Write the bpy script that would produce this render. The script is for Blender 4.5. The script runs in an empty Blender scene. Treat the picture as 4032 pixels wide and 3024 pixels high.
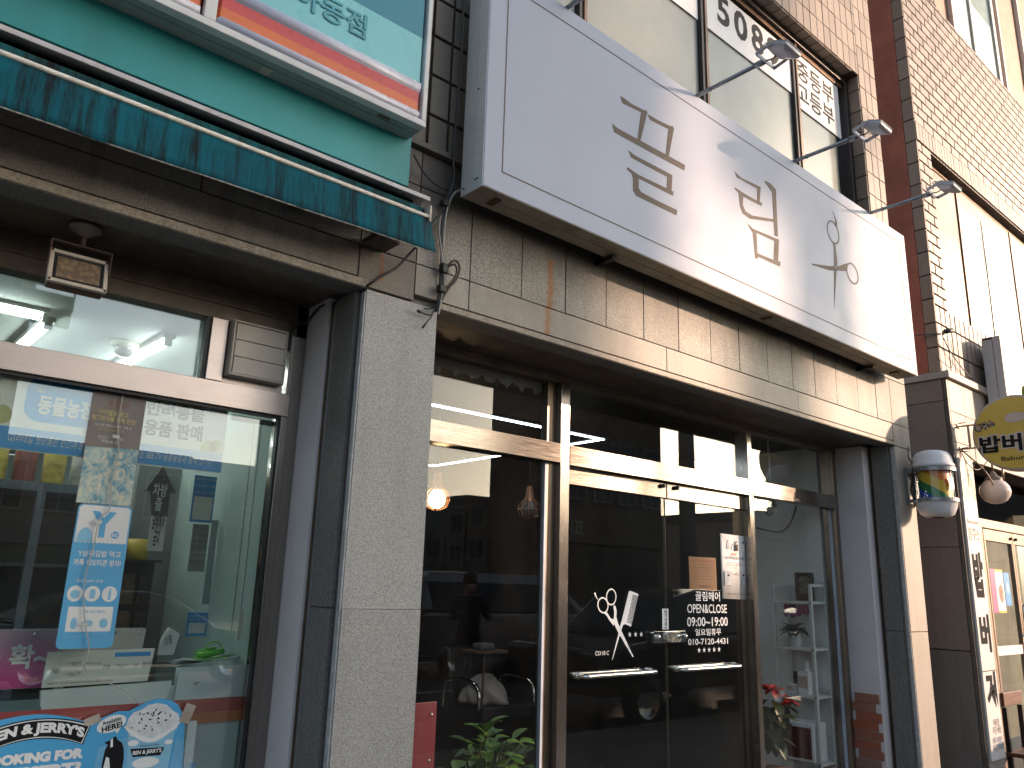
import bpy, bmesh, math, random
from mathutils import Vector, Matrix
random.seed(7)
R = math.radians
sc = bpy.context.scene
# ---------------------------------------------------------------- camera
cam_d = bpy.data.cameras.new("camera"); cam = bpy.data.objects.new("camera", cam_d)
sc.collection.objects.link(cam); sc.camera = cam
cam_d.sensor_width = 36.0; cam_d.lens = 3120.48 / 4032 * 36.0
cam_d.clip_start = 0.05; cam_d.clip_end = 1000
Rw = ((0.75524991, -0.65476839, 0.0295961), (0.18332296, 0.16767218, -0.96864789), (0.62927758, 0.73699687, 0.24666848))
m = Matrix(((Rw[0][0], -Rw[1][0], -Rw[2][0]), (Rw[0][1], -Rw[1][1], -Rw[2][1]), (Rw[0][2], -Rw[1][2], -Rw[2][2]))).to_4x4()
m.translation = Vector((0, -2.65, 1.6)); cam.matrix_world = m
sc.render.resolution_x = 1024; sc.render.resolution_y = 768
# ---------------------------------------------------------------- sky, sun, exposure
SUN = Vector((1.35, -1.0, 0.40)).normalized()
world = bpy.data.worlds.new("World"); sc.world = world; world.use_nodes = True
wn = world.node_tree.nodes; wl = world.node_tree.links; wn.clear()
sky = wn.new("ShaderNodeTexSky"); sky.sky_type = 'NISHITA'; sky.sun_disc = False
sky.sun_elevation = math.asin(SUN.z); sky.sun_rotation = math.atan2(SUN.x, SUN.y)
sky.air_density = 1.0; sky.dust_density = 2.2; sky.ozone_density = 1.5
bg = wn.new("ShaderNodeBackground"); bg.inputs[1].default_value = 0.15
wo = wn.new("ShaderNodeOutputWorld")
tint = wn.new("ShaderNodeMixRGB"); tint.blend_type = "MULTIPLY"; tint.inputs[0].default_value = 1.0; tint.inputs[2].default_value = (.99, .98, .96, 1)
hs = wn.new("ShaderNodeHueSaturation"); hs.inputs["Saturation"].default_value = .72; wl.new(sky.outputs[0], hs.inputs["Color"]); wl.new(hs.outputs[0], tint.inputs[1]); wl.new(tint.outputs[0], bg.inputs[0]); wl.new(bg.outputs[0], wo.inputs[0])
sd = bpy.data.lights.new("sun", 'SUN'); sd.energy = 2.5; sd.angle = R(.8); sd.color = (1.0, 0.69, 0.49)
so = bpy.data.objects.new("sun", sd); sc.collection.objects.link(so)
so.rotation_euler = SUN.to_track_quat('Z', 'Y').to_euler(); so.location = (20, -15, 12)
sc.view_settings.view_transform = 'Standard'; sc.view_settings.look = 'None'
sc.view_settings.gamma = 1.0; sc.view_settings.exposure = 1.36
sc.cycles.max_bounces = 8; sc.cycles.transparent_max_bounces = 24; sc.cycles.glossy_bounces = 5
sc.cycles.use_denoising = True; sc.cycles.sample_clamp_indirect = 6.0; sc.cycles.caustics_reflective = False; sc.cycles.caustics_refractive = False

# ---------------------------------------------------------------- material helpers
class NT:
    def __init__(s, name):
        s.m = bpy.data.materials.new(name); s.m.use_nodes = True
        s.t = s.m.node_tree; s.n = s.t.nodes; s.l = s.t.links; s.n.clear()
        s.out = s.n.new("ShaderNodeOutputMaterial"); s.p = s.n.new("ShaderNodeBsdfPrincipled")
        s.l.new(s.p.outputs[0], s.out.inputs[0]); s.tc = s.n.new("ShaderNodeTexCoord")
    def new(s, t, **k):
        n = s.n.new(t)
        for a, v in k.items(): setattr(n, a, v)
        return n
    def map(s, scale=(1, 1, 1), loc=(0, 0, 0)):
        mp = s.new("ShaderNodeMapping"); mp.inputs['Scale'].default_value = scale; mp.inputs['Location'].default_value = loc
        s.l.new(s.tc.outputs['Object'], mp.inputs[0]); return mp.outputs[0]
    def noise(s, scale, detail=4, rough=.55, stretch=(1, 1, 1), dist=0, loc=(0, 0, 0)):
        n = s.new("ShaderNodeTexNoise"); n.inputs['Scale'].default_value = scale; n.inputs['Detail'].default_value = detail
        n.inputs['Roughness'].default_value = rough; n.inputs['Distortion'].default_value = dist
        s.l.new(s.map(stretch, loc), n.inputs['Vector']); return n.outputs[0]
    def ramp(s, fac, a, b, ca=(0, 0, 0, 1), cb=(1, 1, 1, 1)):
        r = s.new("ShaderNodeValToRGB"); e = r.color_ramp.elements
        e[0].position = a; e[1].position = b; e[0].color = ca; e[1].color = cb
        s.l.new(fac, r.inputs[0]); return r.outputs[0]
    def mix(s, fac, a, b, mode='MIX'):
        x = s.new("ShaderNodeMixRGB", blend_type=mode)
        for i, v in ((0, fac), (1, a), (2, b)):
            if isinstance(v, (int, float)): x.inputs[i].default_value = v if i == 0 else (v, v, v, 1)
            elif isinstance(v, tuple): x.inputs[i].default_value = (*v, 1) if len(v) == 3 else v
            else: s.l.new(v, x.inputs[i])
        return x.outputs[0]
    def math(s, op, a, b=0.0, clamp=False):
        x = s.new("ShaderNodeMath", operation=op, use_clamp=clamp)
        for i, v in ((0, a), (1, b)):
            if isinstance(v, (int, float)): x.inputs[i].default_value = v
            else: s.l.new(v, x.inputs[i])
        return x.outputs[0]
    def bump(s, h, strength=.3, dist=.002):
        b = s.new("ShaderNodeBump"); b.inputs['Strength'].default_value = strength; b.inputs['Distance'].default_value = dist
        s.l.new(h, b.inputs['Height']); s.l.new(b.outputs[0], s.p.inputs['Normal'])
    def rand(s):
        g = s.new("ShaderNodeNewGeometry"); return g.outputs['Random Per Island']
    def col(s, v):
        if isinstance(v, tuple): s.p.inputs['Base Color'].default_value = (*v, 1)
        else: s.l.new(v, s.p.inputs['Base Color'])
    def rough(s, v):
        if isinstance(v, (int, float)): s.p.inputs['Roughness'].default_value = v
        else: s.l.new(v, s.p.inputs['Roughness'])

def plain(name, c, rough=.6, metal=0.0, var=.12, vs=6, dirt=0.0, dcol=(.05, .045, .035), stretch=(1, 1, 1), bump=0, bs=60, spec=None, emit=0.0):
    s = NT(name)
    n = s.noise(vs, 5, .6, stretch)
    c2 = tuple(max(0, x * (1 - 2 * var)) for x in c); c3 = tuple(min(1, x * (1 + var)) for x in c)
    base = s.mix(s.ramp(n, .3, .7), c2, c3)
    if dirt > 0:
        d = s.noise(vs * 1.7, 7, .7, stretch, loc=(3, 1, 7))
        base = s.mix(s.math('MULTIPLY', s.ramp(d, .52, .72), dirt), base, dcol)
    s.col(base); s.rough(rough); s.p.inputs['Metallic'].default_value = metal
    if rough > .15:
        s.rough(s.ramp(s.noise(vs * 3, 4), .2, .8, (max(0, rough - .08),) * 3 + (1,), (min(1, rough + .08),) * 3 + (1,)))
    if bump: s.bump(s.noise(bs, 5), bump, .002)
    if spec is not None: s.p.inputs['Specular IOR Level'].default_value = spec
    if emit: s.p.inputs['Emission Color'].default_value = (*c, 1); s.p.inputs['Emission Strength'].default_value = emit
    return s.m

def granite(name, dark, light, grain=150, stain=.5, rust=(), bmp=.5, warm=(.16, .12, .085), streak=.35, topdark=None):
    s = NT(name)
    g1 = s.noise(grain, 3, .65, dist=.6); g2 = s.noise(grain * 2.3, 2, .5)
    base = s.mix(s.ramp(g1, .36, .62), dark, light)
    base = s.mix(s.math('MULTIPLY', s.ramp(g2, .55, .7), .45), base, tuple(x * .45 for x in dark))
    r = s.rand(); base = s.mix(.22, base, s.mix(r, tuple(x * .6 for x in dark), tuple(min(1, x * 1.1) for x in light)))
    blot = s.noise(2.2, 6, .65, loc=(2, 0, 5))
    base = s.mix(s.math('MULTIPLY', s.ramp(blot, .42, .72), stain), base, warm)
    st = s.noise(3.5, 6, .6, (3.2, 3.2, .35))
    base = s.mix(s.math('MULTIPLY', s.ramp(st, .5, .75), streak), base, tuple(x * .5 for x in dark))
    if topdark:                                     # soot band under the sign / awning, deepened to paint in the sign's shadow
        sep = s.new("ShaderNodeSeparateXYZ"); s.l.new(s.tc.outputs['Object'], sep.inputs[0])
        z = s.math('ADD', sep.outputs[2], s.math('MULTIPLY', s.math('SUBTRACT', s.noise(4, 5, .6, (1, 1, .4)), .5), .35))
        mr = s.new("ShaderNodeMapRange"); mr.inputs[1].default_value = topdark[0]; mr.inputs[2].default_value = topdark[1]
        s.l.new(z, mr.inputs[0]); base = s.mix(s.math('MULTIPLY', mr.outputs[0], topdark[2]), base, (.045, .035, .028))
    if rust:
        sep = s.new("ShaderNodeSeparateXYZ"); s.l.new(s.tc.outputs['Object'], sep.inputs[0])
        wob = s.math('MULTIPLY', s.math('SUBTRACT', s.noise(30, 4, .6), .5), .03)
        X = s.math('ADD', sep.outputs[0], wob)
        for (rx, w, z0, z1, k) in rust:
            d = s.math('DIVIDE', s.math('ABSOLUTE', s.math('SUBTRACT', X, rx)), w)
            f = s.math('SUBTRACT', 1.0, d, True)
            f = s.math('MULTIPLY', f, s.math('MULTIPLY', s.math('LESS_THAN', sep.outputs[2], z1), s.math('GREATER_THAN', sep.outputs[2], z0)))
            f = s.math('MULTIPLY', f, s.ramp(s.noise(45, 4), .3, .55)); f = s.math('MULTIPLY', f, k, True)
            base = s.mix(f, base, (.26, .10, .025))
    s.col(base); s.rough(.55); s.p.inputs['Specular IOR Level'].default_value = .45
    s.bump(g1, bmp, .003)
    return s.m

def tiles_mat(name, a, b, grime=.4):
    s = NT(name); base = s.mix(s.rand(), a, b)
    n = s.noise(35, 5, .6); base = s.mix(s.math('MULTIPLY', s.ramp(n, .45, .75), .35), base, tuple(x * .6 for x in a))
    st = s.noise(2.5, 6, .65, (2.4, 2.4, .3)); base = s.mix(s.math('MULTIPLY', s.ramp(st, .5, .8), grime), base, tuple(x * .35 for x in a))
    s.col(base); s.rough(.55); s.bump(s.noise(70, 5), .35, .002); return s.m

def steel(name, c=(.40, .355, .31), rough=.18, stretch=(.6, 40, 40), streak=.12, an=None):
    s = NT(name); n = s.noise(9, 6, .6, stretch); d = s.noise(4, 6, .65, loc=(1, 4, 2))
    base = s.mix(s.ramp(n, .3, .7), tuple(x * (1 - streak) for x in c), c)
    base = s.mix(s.math('MULTIPLY', s.ramp(d, .58, .75), .3), base, tuple(x * .45 for x in c))
    s.col(base); s.p.inputs['Metallic'].default_value = .92
    s.rough(s.ramp(s.noise(14, 5, .6, stretch), .2, .8, (rough - .08,) * 3 + (1,), (rough + .16,) * 3 + (1,)))
    if an:
        tg = s.new("ShaderNodeTangent"); tg.direction_type = 'RADIAL'; tg.axis = 'Z'; s.l.new(tg.outputs[0], s.p.inputs['Tangent'])
        s.p.inputs['Anisotropic'].default_value = .85; s.p.inputs['Anisotropic Rotation'].default_value = .25 if an == 'z' else 0.0
    s.bump(n, .06, .001); return s.m

def glass_mat(name, tint=(.93, .96, .95), boost=1.0, grime=.04):
    s = NT(name); s.n.remove(s.p)
    geo = s.new("ShaderNodeNewGeometry"); dp = s.new("ShaderNodeVectorMath", operation='DOT_PRODUCT')
    s.l.new(geo.outputs['Incoming'], dp.inputs[0]); s.l.new(geo.outputs['Normal'], dp.inputs[1])
    c = s.math('ABSOLUTE', dp.outputs['Value']); f = s.math('POWER', s.math('SUBTRACT', 1.0, c, True), 5.0)
    f = s.math('ADD', s.math('MULTIPLY', f, .96), .04); f = s.math('MULTIPLY', f, boost, True)
    gl = s.new("ShaderNodeBsdfGlossy"); gl.inputs['Roughness'].default_value = 0.0; gl.inputs['Color'].default_value = (1, 1, 1, 1)
    tr = s.new("ShaderNodeBsdfTransparent"); tr.inputs[0].default_value = (*tint, 1)
    mx = s.new("ShaderNodeMixShader"); s.l.new(f, mx.inputs[0]); s.l.new(tr.outputs[0], mx.inputs[1]); s.l.new(gl.outputs[0], mx.inputs[2])
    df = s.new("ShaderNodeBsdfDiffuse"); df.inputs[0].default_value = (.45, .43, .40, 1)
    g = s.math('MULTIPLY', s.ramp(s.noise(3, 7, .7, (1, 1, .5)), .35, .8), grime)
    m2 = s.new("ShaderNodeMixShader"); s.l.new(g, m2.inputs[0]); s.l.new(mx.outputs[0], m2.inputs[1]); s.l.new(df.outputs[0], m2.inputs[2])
    s.l.new(m2.outputs[0], s.out.inputs[0]); return s.m

# ---------------------------------------------------------------- object helpers
COL = sc.collection
def thing(name, label, cat, loc=(0, 0, 0), group=None):
    o = bpy.data.objects.new(name, None); o.empty_display_size = .1; o.location = loc; COL.objects.link(o)
    o['label'] = label; o['category'] = cat
    if group: o['group'] = group
    return o
def tag(o, label, cat, group=None):
    o['label'] = label; o['category'] = cat
    if group: o['group'] = group
    return o
def wbase(o):
    v = Vector((0, 0, 0))
    while o is not None: v += Vector(o.location); o = o.parent
    return v
def link_mesh(name, me, mats, parent=None, origin=None, smooth=False, bevel=0, bseg=2):
    if not isinstance(mats, (list, tuple)): mats = [mats]
    for x in mats: me.materials.append(x)
    o = bpy.data.objects.new(name, me); COL.objects.link(o)
    if parent is not None: base = wbase(parent); o.parent = parent
    else:
        if origin is None:
            vs = [v.co for v in me.vertices]
            origin = (sum(v.x for v in vs) / len(vs), sum(v.y for v in vs) / len(vs), min(v.z for v in vs)) if vs else (0, 0, 0)
        base = Vector(origin); o.location = base
    me.transform(Matrix.Translation(-base))
    if smooth:
        for p in me.polygons: p.use_smooth = True
        if smooth == 'auto':
            try: me.set_sharp_from_angle(angle=R(40))
            except Exception: pass
    if bevel:
        b = o.modifiers.new("bevel", 'BEVEL'); b.width = bevel; b.segments = bseg; b.limit_method = 'ANGLE'; b.angle_limit = R(40)
    return o
class B:
    """collects geometry in world coordinates and links it as one mesh"""
    def __init__(s): s.b = bmesh.new()
    def box(s, x0, x1, y0, y1, z0, z1, mi=0, rot=None, tap=None):
        P = [(x, y, z) for x in (x0, x1) for y in (y0, y1) for z in (z0, z1)]
        if rot is not None:
            c = Vector(((x0 + x1) / 2, (y0 + y1) / 2, (z0 + z1) / 2)); P = [tuple(c + rot @ (Vector(p) - c)) for p in P]
        v = [s.b.verts.new(p) for p in P]
        for f in ((0, 1, 3, 2), (4, 6, 7, 5), (0, 4, 5, 1), (2, 3, 7, 6), (0, 2, 6, 4), (1, 5, 7, 3)):
            fc = s.b.faces.new([v[i] for i in f]); fc.material_index = mi
        return s
    def obox(s, M, sx, sy, sz, mi=0):
        P = [M @ Vector((x * sx / 2, y * sy / 2, z * sz / 2)) for x in (-1, 1) for y in (-1, 1) for z in (-1, 1)]
        v = [s.b.verts.new(p) for p in P]
        for f in ((0, 1, 3, 2), (4, 6, 7, 5), (0, 4, 5, 1), (2, 3, 7, 6), (0, 2, 6, 4), (1, 5, 7, 3)):
            fc = s.b.faces.new([v[i] for i in f]); fc.material_index = mi
        return s
    def tube(s, pts, r, seg=8, mi=0, cap=True, closed=False):
        pts = [Vector(p) for p in pts]; rr = r if isinstance(r, (list, tuple)) else [r] * len(pts)
        rings = []; n = len(pts); up = None
        for i, p in enumerate(pts):
            if closed: d = pts[(i + 1) % n] - pts[i - 1]
            else: d = pts[min(i + 1, n - 1)] - pts[max(i - 1, 0)]
            d.normalize()
            if up is None: up = Vector((0, 0, 1)) if abs(d.z) < .9 else Vector((1, 0, 0))
            a = d.cross(up)
            if a.length < 1e-4: a = d.orthogonal()
            a.normalize(); b = a.cross(d).normalized(); up = b
            rings.append([s.b.verts.new(p + (a * math.cos(t) + b * math.sin(t)) * rr[i]) for t in (k * 2 * math.pi / seg for k in range(seg))])
        m_ = n if closed else n - 1
        for i in range(m_):
            A, C = rings[i], rings[(i + 1) % n]
            for k in range(seg):
                f = s.b.faces.new((A[k], A[(k + 1) % seg], C[(k + 1) % seg], C[k])); f.material_index = mi; f.smooth = True
        if cap and not closed:
            for rg in (rings[0], rings[-1]):
                f = s.b.faces.new(rg); f.material_index = mi
        return s
    def lathe(s, prof, c, seg=32, mi=0, axis='z', a0=0, a1=2 * math.pi):
        full = abs(a1 - a0 - 2 * math.pi) < 1e-4; rings = []; ns = seg if full else seg + 1
        for (r, h) in prof:
            ring = []
            for k in range(ns):
                t = a0 + (a1 - a0) * k / seg
                if axis == 'z': p = (c[0] + r * math.cos(t), c[1] + r * math.sin(t), c[2] + h)
                elif axis == 'y': p = (c[0] + r * math.cos(t), c[1] + h, c[2] + r * math.sin(t))
                else: p = (c[0] + h, c[1] + r * math.cos(t), c[2] + r * math.sin(t))
                ring.append(s.b.verts.new(p))
            rings.append(ring)
        for A, C in zip(rings, rings[1:]):
            for k in range(ns if full else ns - 1):
                f = s.b.faces.new((A[k], A[(k + 1) % ns], C[(k + 1) % ns], C[k])); f.material_index = mi; f.smooth = True
        return s
    def poly(s, pts, y, t=.002, mi=0, plane='xz', X=None, side=True):
        """extrude an outline; plane xz stands at y and grows towards -y; plane yz stands at X and grows towards -x"""
        if plane == 'xz': F = lambda p, d: (p[0], y - d, p[1])
        else: F = lambda p, d: (X - d, p[0], p[1])
        fr = [s.b.verts.new(F(p, t)) for p in pts]; f = s.b.faces.new(fr); f.material_index = mi
        if side:
            bk = [s.b.verts.new(F(p, 0)) for p in pts]
            n = len(pts)
            for i in range(n):
                q = s.b.faces.new((fr[i], bk[i], bk[(i + 1) % n], fr[(i + 1) % n])); q.material_index = mi
        return s
    def fin(s, name, mats, parent=None, **k):
        bmesh.ops.recalc_face_normals(s.b, faces=s.b.faces[:])
        bmesh.ops.triangulate(s.b, faces=[f for f in s.b.faces if len(f.verts) > 4])
        me = bpy.data.meshes.new(name); s.b.to_mesh(me); s.b.free()
        sm = k.pop('smooth', None); o = link_mesh(name, me, mats, parent, **k)
        if sm:
            for p in me.polygons: p.use_smooth = True
            me.set_sharp_from_angle(angle=R(38))
        return o
def ell(cx, cz, rx, rz, n=28, a=0.0, t0=0, t1=2 * math.pi):
    o = []
    for k in range(n):
        t = t0 + (t1 - t0) * k / (n if abs(t1 - t0 - 2 * math.pi) < 1e-6 else n - 1); x = rx * math.cos(t); z = rz * math.sin(t)
        o.append((cx + x * math.cos(a) - z * math.sin(a), cz + x * math.sin(a) + z * math.cos(a)))
    return o
def ring(b, cx, cz, rx, rz, w, y, t=.002, a=0.0, mi=0, n=32):
    O = ell(cx, cz, rx, rz, n, a); I = ell(cx, cz, rx - w, rz - w, n, a)
    vo = [b.b.verts.new((p[0], y - t, p[1])) for p in O]; vi = [b.b.verts.new((p[0], y - t, p[1])) for p in I]
    for k in range(n):
        f = b.b.faces.new((vo[k], vo[(k + 1) % n], vi[(k + 1) % n], vi[k])); f.material_index = mi
def rrect(x0, x1, z0, z1, r, n=5):
    o = []
    for cx, cz, a in ((x1 - r, z1 - r, 0), (x0 + r, z1 - r, 90), (x0 + r, z0 + r, 180), (x1 - r, z0 + r, 270)):
        for k in range(n + 1):
            t = R(a + 90 * k / n); o.append((cx + r * math.cos(t), cz + r * math.sin(t)))
    return o
TMP = bpy.data.scenes.new("lettering_workbench")
keep_ = bpy.data.curves.new("keep", "FONT"); keep_.body = "가A"; TMP.collection.objects.link(bpy.data.objects.new("keep", keep_))
def text(name, body, box, y, mat, parent=None, bold=0.0, depth=.001, plane='xz', X=None, shear=0.0, roll=0.0, arc=0.0, mirror=False):
    """lettering fitted into box=(u0,u1,z0,z1); plane xz faces -y; plane yz faces -x (u runs from large y to small y)"""
    cu = bpy.data.curves.new(name, 'FONT'); cu.body = body; cu.size = 1.0; cu.offset = bold; cu.resolution_u = 3
    cu.align_x = 'CENTER'; cu.shear = shear; cu.space_line = .95
    o = bpy.data.objects.new(name, cu); TMP.collection.objects.link(o); vl = TMP.view_layers[0]; vl.update()
    me = bpy.data.meshes.new_from_object(o.evaluated_get(vl.depsgraph))
    bpy.data.objects.remove(o); bpy.data.curves.remove(cu)
    xs = [v.co.x for v in me.vertices]; ys = [v.co.y for v in me.vertices]
    if not xs: return None
    u0, u1, z0, z1 = box; sx = (u1 - u0) / max(1e-6, max(xs) - min(xs)); sz = (z1 - z0) / max(1e-6, max(ys) - min(ys))
    mx, my = min(xs), min(ys)
    for v in me.vertices:
        a = (v.co.x - mx) * sx; b = (v.co.y - my) * sz
        a -= (u1 - u0) / 2; b -= (z1 - z0) / 2
        if arc: b -= arc * (a / ((u1 - u0) / 2)) ** 2
        if roll: a, b = a * math.cos(roll) - b * math.sin(roll), a * math.sin(roll) + b * math.cos(roll)
        U = (u0 + u1) / 2 + a; Z = (z0 + z1) / 2 + b
        v.co = (U, y - depth, Z) if plane == 'xz' else (X - depth, (u0 + u1) - U, Z)
    me.materials.clear()
    return link_mesh(name, me, mat, parent)

# ---------------------------------------------------------------- materials
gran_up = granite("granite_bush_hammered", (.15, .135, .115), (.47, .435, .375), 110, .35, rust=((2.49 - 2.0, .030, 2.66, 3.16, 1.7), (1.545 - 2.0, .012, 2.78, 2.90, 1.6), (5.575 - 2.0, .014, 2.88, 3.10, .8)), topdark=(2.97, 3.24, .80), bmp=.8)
gran_low = granite("granite_sawn", (.23, .205, .175), (.46, .42, .36), 200, .45, rust=((2.475 - 2.0, .035, 2.70, 2.92, 1.2), (5.575 - 2.0, .012, 2.72, 2.92, .6)), bmp=.25, streak=.3)
gran_pil = granite("granite_pillar", (.23, .226, .215), (.50, .495, .47), 165, .12, bmp=.5, streak=.18)
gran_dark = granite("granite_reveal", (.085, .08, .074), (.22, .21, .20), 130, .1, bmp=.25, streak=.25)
gran_shaded = granite("granite_shaded", (.13, .095, .078), (.30, .225, .185), 130, .25, bmp=.6, streak=.25)  # shaded copy of the neighbour's stone, shade put into the colour
gran_lit = granite("granite_sunlit", (.30, .26, .22), (.48, .42, .36), 170, .18, bmp=.5, streak=.25)  # sunlit copy of the stone, warm light put into the colour
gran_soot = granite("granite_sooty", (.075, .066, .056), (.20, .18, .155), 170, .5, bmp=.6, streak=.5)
lip_m = granite("lintel_lip", (.20, .16, .12), (.40, .34, .27), 90, .4, bmp=.4, streak=.45)
tile_a = tiles_mat("ceramic_tile_tan", (.21, .155, .12), (.31, .24, .185), .35)
tile_b = tiles_mat("ceramic_brick_tan", (.19, .14, .115), (.33, .255, .21), .55)
tile_dk = tiles_mat("ceramic_tile_grey", (.15, .115, .09), (.24, .19, .155), .3)
tile_lf = tiles_mat("ceramic_tile_sooty", (.15, .13, .105), (.24, .21, .175), .5)
mortar = plain("mortar_dark", (.055, .035, .025), .9, var=.3, vs=30)
orange = plain("orange_render", (.40, .115, .07), .8, var=.14, vs=3, dirt=.35, dcol=(.17, .06, .035), bump=.5, bs=45)
white_vinyl = plain("white_sign_vinyl", (.42, .46, .565), .5, var=.02, vs=2, spec=.3)
white_alu = plain("white_sign_side", (.62, .64, .66), .35, metal=.2, var=.05, vs=4, dirt=.2, dcol=(.30, .28, .25))
sign_under = plain("sign_underside", (.36, .31, .24), .55, var=.12, vs=5, dirt=.7, dcol=(.16, .09, .045))
taupe = plain("taupe_lettering", (.15, .12, .10), .6, var=.03, spec=.15)
black_gap = plain("black_gap", (.012, .011, .010), .9)
dark_frame = plain("dark_brown_frame", (.045, .032, .026), .4, var=.2)
bronze = plain("bronze_frame", (.20, .125, .085), .4, metal=.5, var=.2)
ss_h = steel("brushed_steel_rail", (.29, .255, .225), an="z"); ss_v = steel("brushed_steel_post", (.33, .30, .275), stretch=(40, 40, .6), an="x")
ss_lt = steel("brushed_steel_light", (.62, .52, .47), .34)
chrome = plain("chrome", (.75, .74, .72), .09, metal=1.0, var=.02)
galv = plain("galvanised_steel", (.30, .32, .35), .4, metal=.7, var=.15, vs=40)
rub = plain("black_rubber", (.015, .015, .016), .5)
cable_m = plain("black_cable", (.022, .022, .024), .45); cable_w = plain("grey_cable", (.30, .28, .25), .5)
wh_paint = plain("white_painted_panel", (.64, .60, .62), .5, var=.04, vs=3, dirt=.12, dcol=(.3, .28, .25))
wh_plast = plain("white_plastic", (.74, .74, .76), .3, var=.03)
cream_pl = plain("cream_plastic", (.58, .50, .42), .45, var=.08, vs=20, dirt=.3, dcol=(.22, .15, .09))
alu_sill = plain("alu_soffit", (.15, .12, .095), .5, metal=.6, var=.2, vs=6, dirt=.5)
glass_l = glass_mat("shop_glass", (.94, .98, .96), 2.5, .03); glass_s = glass_mat("salon_glass", (.93, .94, .93), .80, .010)  # salon grime is raised to paint in a pale haze of reflections
glass_u = glass_mat("upper_glass", (.95, .96, .95), .4, .02)
paper = plain("white_paper", (.74, .73, .72), .6, var=.03); ink = plain("black_ink", (.02, .02, .023), .8, spec=.1)
decal = plain("white_decal", (.80, .82, .84), .5, var=.02)
sheet_grey = plain("window_film_beige", (.30, .31, .30), .35, var=.08, vs=2)
banner_w = plain("window_banner_white", (.80, .80, .82), .5, var=.04, vs=2); grey_ink = plain("grey_lettering", (.06, .06, .065), .7, spec=.15)
blue_p = plain("print_blue", (.05, .32, .72), .4, var=.06, vs=3); ltblue = plain("print_light_blue", (.24, .52, .70), .45, var=.05)
midblue = plain("print_sky_blue", (.10, .40, .66), .42, var=.05)
pink_p = plain("print_pink", (.52, .12, .30), .4, var=.15, vs=3); offw = plain("print_off_white", (.80, .79, .75), .5, var=.06, vs=4)
red_p = plain("print_red", (.62, .07, .06), .4); org_p = plain("print_orange", (.78, .20, .05), .4)
yel_p = plain("print_yellow", (.72, .50, .07), .4, var=.05, vs=3)

# ================================================================ THE SETTING
b = B(); b.box(-60, 90, -80, 40, -.62, -.12); o = b.fin("ground", plain("ground_soil", (.10, .095, .085), .9, var=.2, vs=.4)); o['kind'] = 'structure'
b = B(); b.box(-60, 90, -12.0, -3.3, -.116, -.10); o = b.fin("road", plain("asphalt", (.05, .05, .052), .85, var=.25, vs=1.5, bump=.3, bs=90)); o['kind'] = 'structure'
pav = plain("concrete_paving", (.24, .225, .20), .85, var=.15, vs=1.5, dirt=.3, dcol=(.1, .09, .08), bump=.3)
b = B(); b.box(-60, 90, -3.3, -.004, -.118, -.004); o = b.fin("pavement", pav, bevel=.01); o['kind'] = 'structure'
b = B(); b.box(-60, 90, -15.2, -12.0, -.118, -.004); o = b.fin("pavement", pav, bevel=.01); o['kind'] = 'structure'
b = B()
for i in range(-6, 12): b.box(i * 6.0, i * 6.0 + 3.0, -7.6, -7.48, -.099, -.096)
b.box(-60, 90, -11.6, -11.5, -.099, -.096)
o = b.fin("road_marking", plain("road_paint", (.7, .7, .68), .7, var=.1, vs=20)); o['kind'] = 'structure'

# ================================================================ BUILDING A (both shops)
AX = 2.0
A = thing("shop_building", "grey granite and tan tile building holding the hair salon and the convenience store", "building", (AX, 0, 0))
# granite panels: real slabs with open joints over a dark backing
def slabs(name, mat, rects, y0=0.0, th=.03, gap=.0022, parent=A, bev=.0015):
    b = B()
    for (x0, x1, z0, z1) in rects:
        t = random.uniform(-.0012, .0012)
        b.box(x0 + gap, x1 - gap, y0 + t, y0 + th, z0 + gap, z1 - gap)
    return b.fin(name, mat, parent, bevel=bev, bseg=1)
ZS = 2.735
upx = [1.709, 1.996, 2.303, 2.594, 2.89, 3.19, 3.494, 3.80, 4.096, 4.41, 4.71, 5.00, 5.30, 5.62, 5.91, 6.155, 6.44]
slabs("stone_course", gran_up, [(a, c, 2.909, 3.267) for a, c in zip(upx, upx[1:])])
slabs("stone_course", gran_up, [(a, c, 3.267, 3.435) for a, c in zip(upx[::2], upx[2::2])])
slabs("stone_course", gran_low, [(1.709, 1.996, 2.77, 2.909), (1.996, 3.383, 2.77, 2.909), (3.383, 4.764, 2.77, 2.909), (4.764, 6.149, 2.77, 2.909), (6.149, 6.44, 2.735, 2.909)])
slabs("stone_lip", lip_m, [(1.832, 6.147, ZS, 2.767)], y0=-.006, th=.03)
lx = [-2.6, -1.75, -.9, -.05, .80, 1.44, 1.709]
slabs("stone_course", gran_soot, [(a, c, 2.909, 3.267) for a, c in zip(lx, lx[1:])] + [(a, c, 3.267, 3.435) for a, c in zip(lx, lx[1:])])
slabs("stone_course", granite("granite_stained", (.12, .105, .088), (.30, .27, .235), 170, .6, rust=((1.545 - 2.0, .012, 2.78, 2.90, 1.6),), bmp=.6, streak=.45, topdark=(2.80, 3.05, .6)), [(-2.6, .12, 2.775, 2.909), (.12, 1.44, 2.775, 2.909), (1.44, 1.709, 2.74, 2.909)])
slabs("stone_lip", lip_m, [(-2.6, 1.49, ZS, 2.772)], y0=-.006, th=.03)
slabs("stone_ledge", gran_soot, [(-2.6, 1.0, 3.437, 3.468), (1.0, 2.6, 3.437, 3.468), (2.6, 4.6, 3.437, 3.468), (4.6, 6.44, 3.437, 3.468)], y0=-.03, th=.06)
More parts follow.
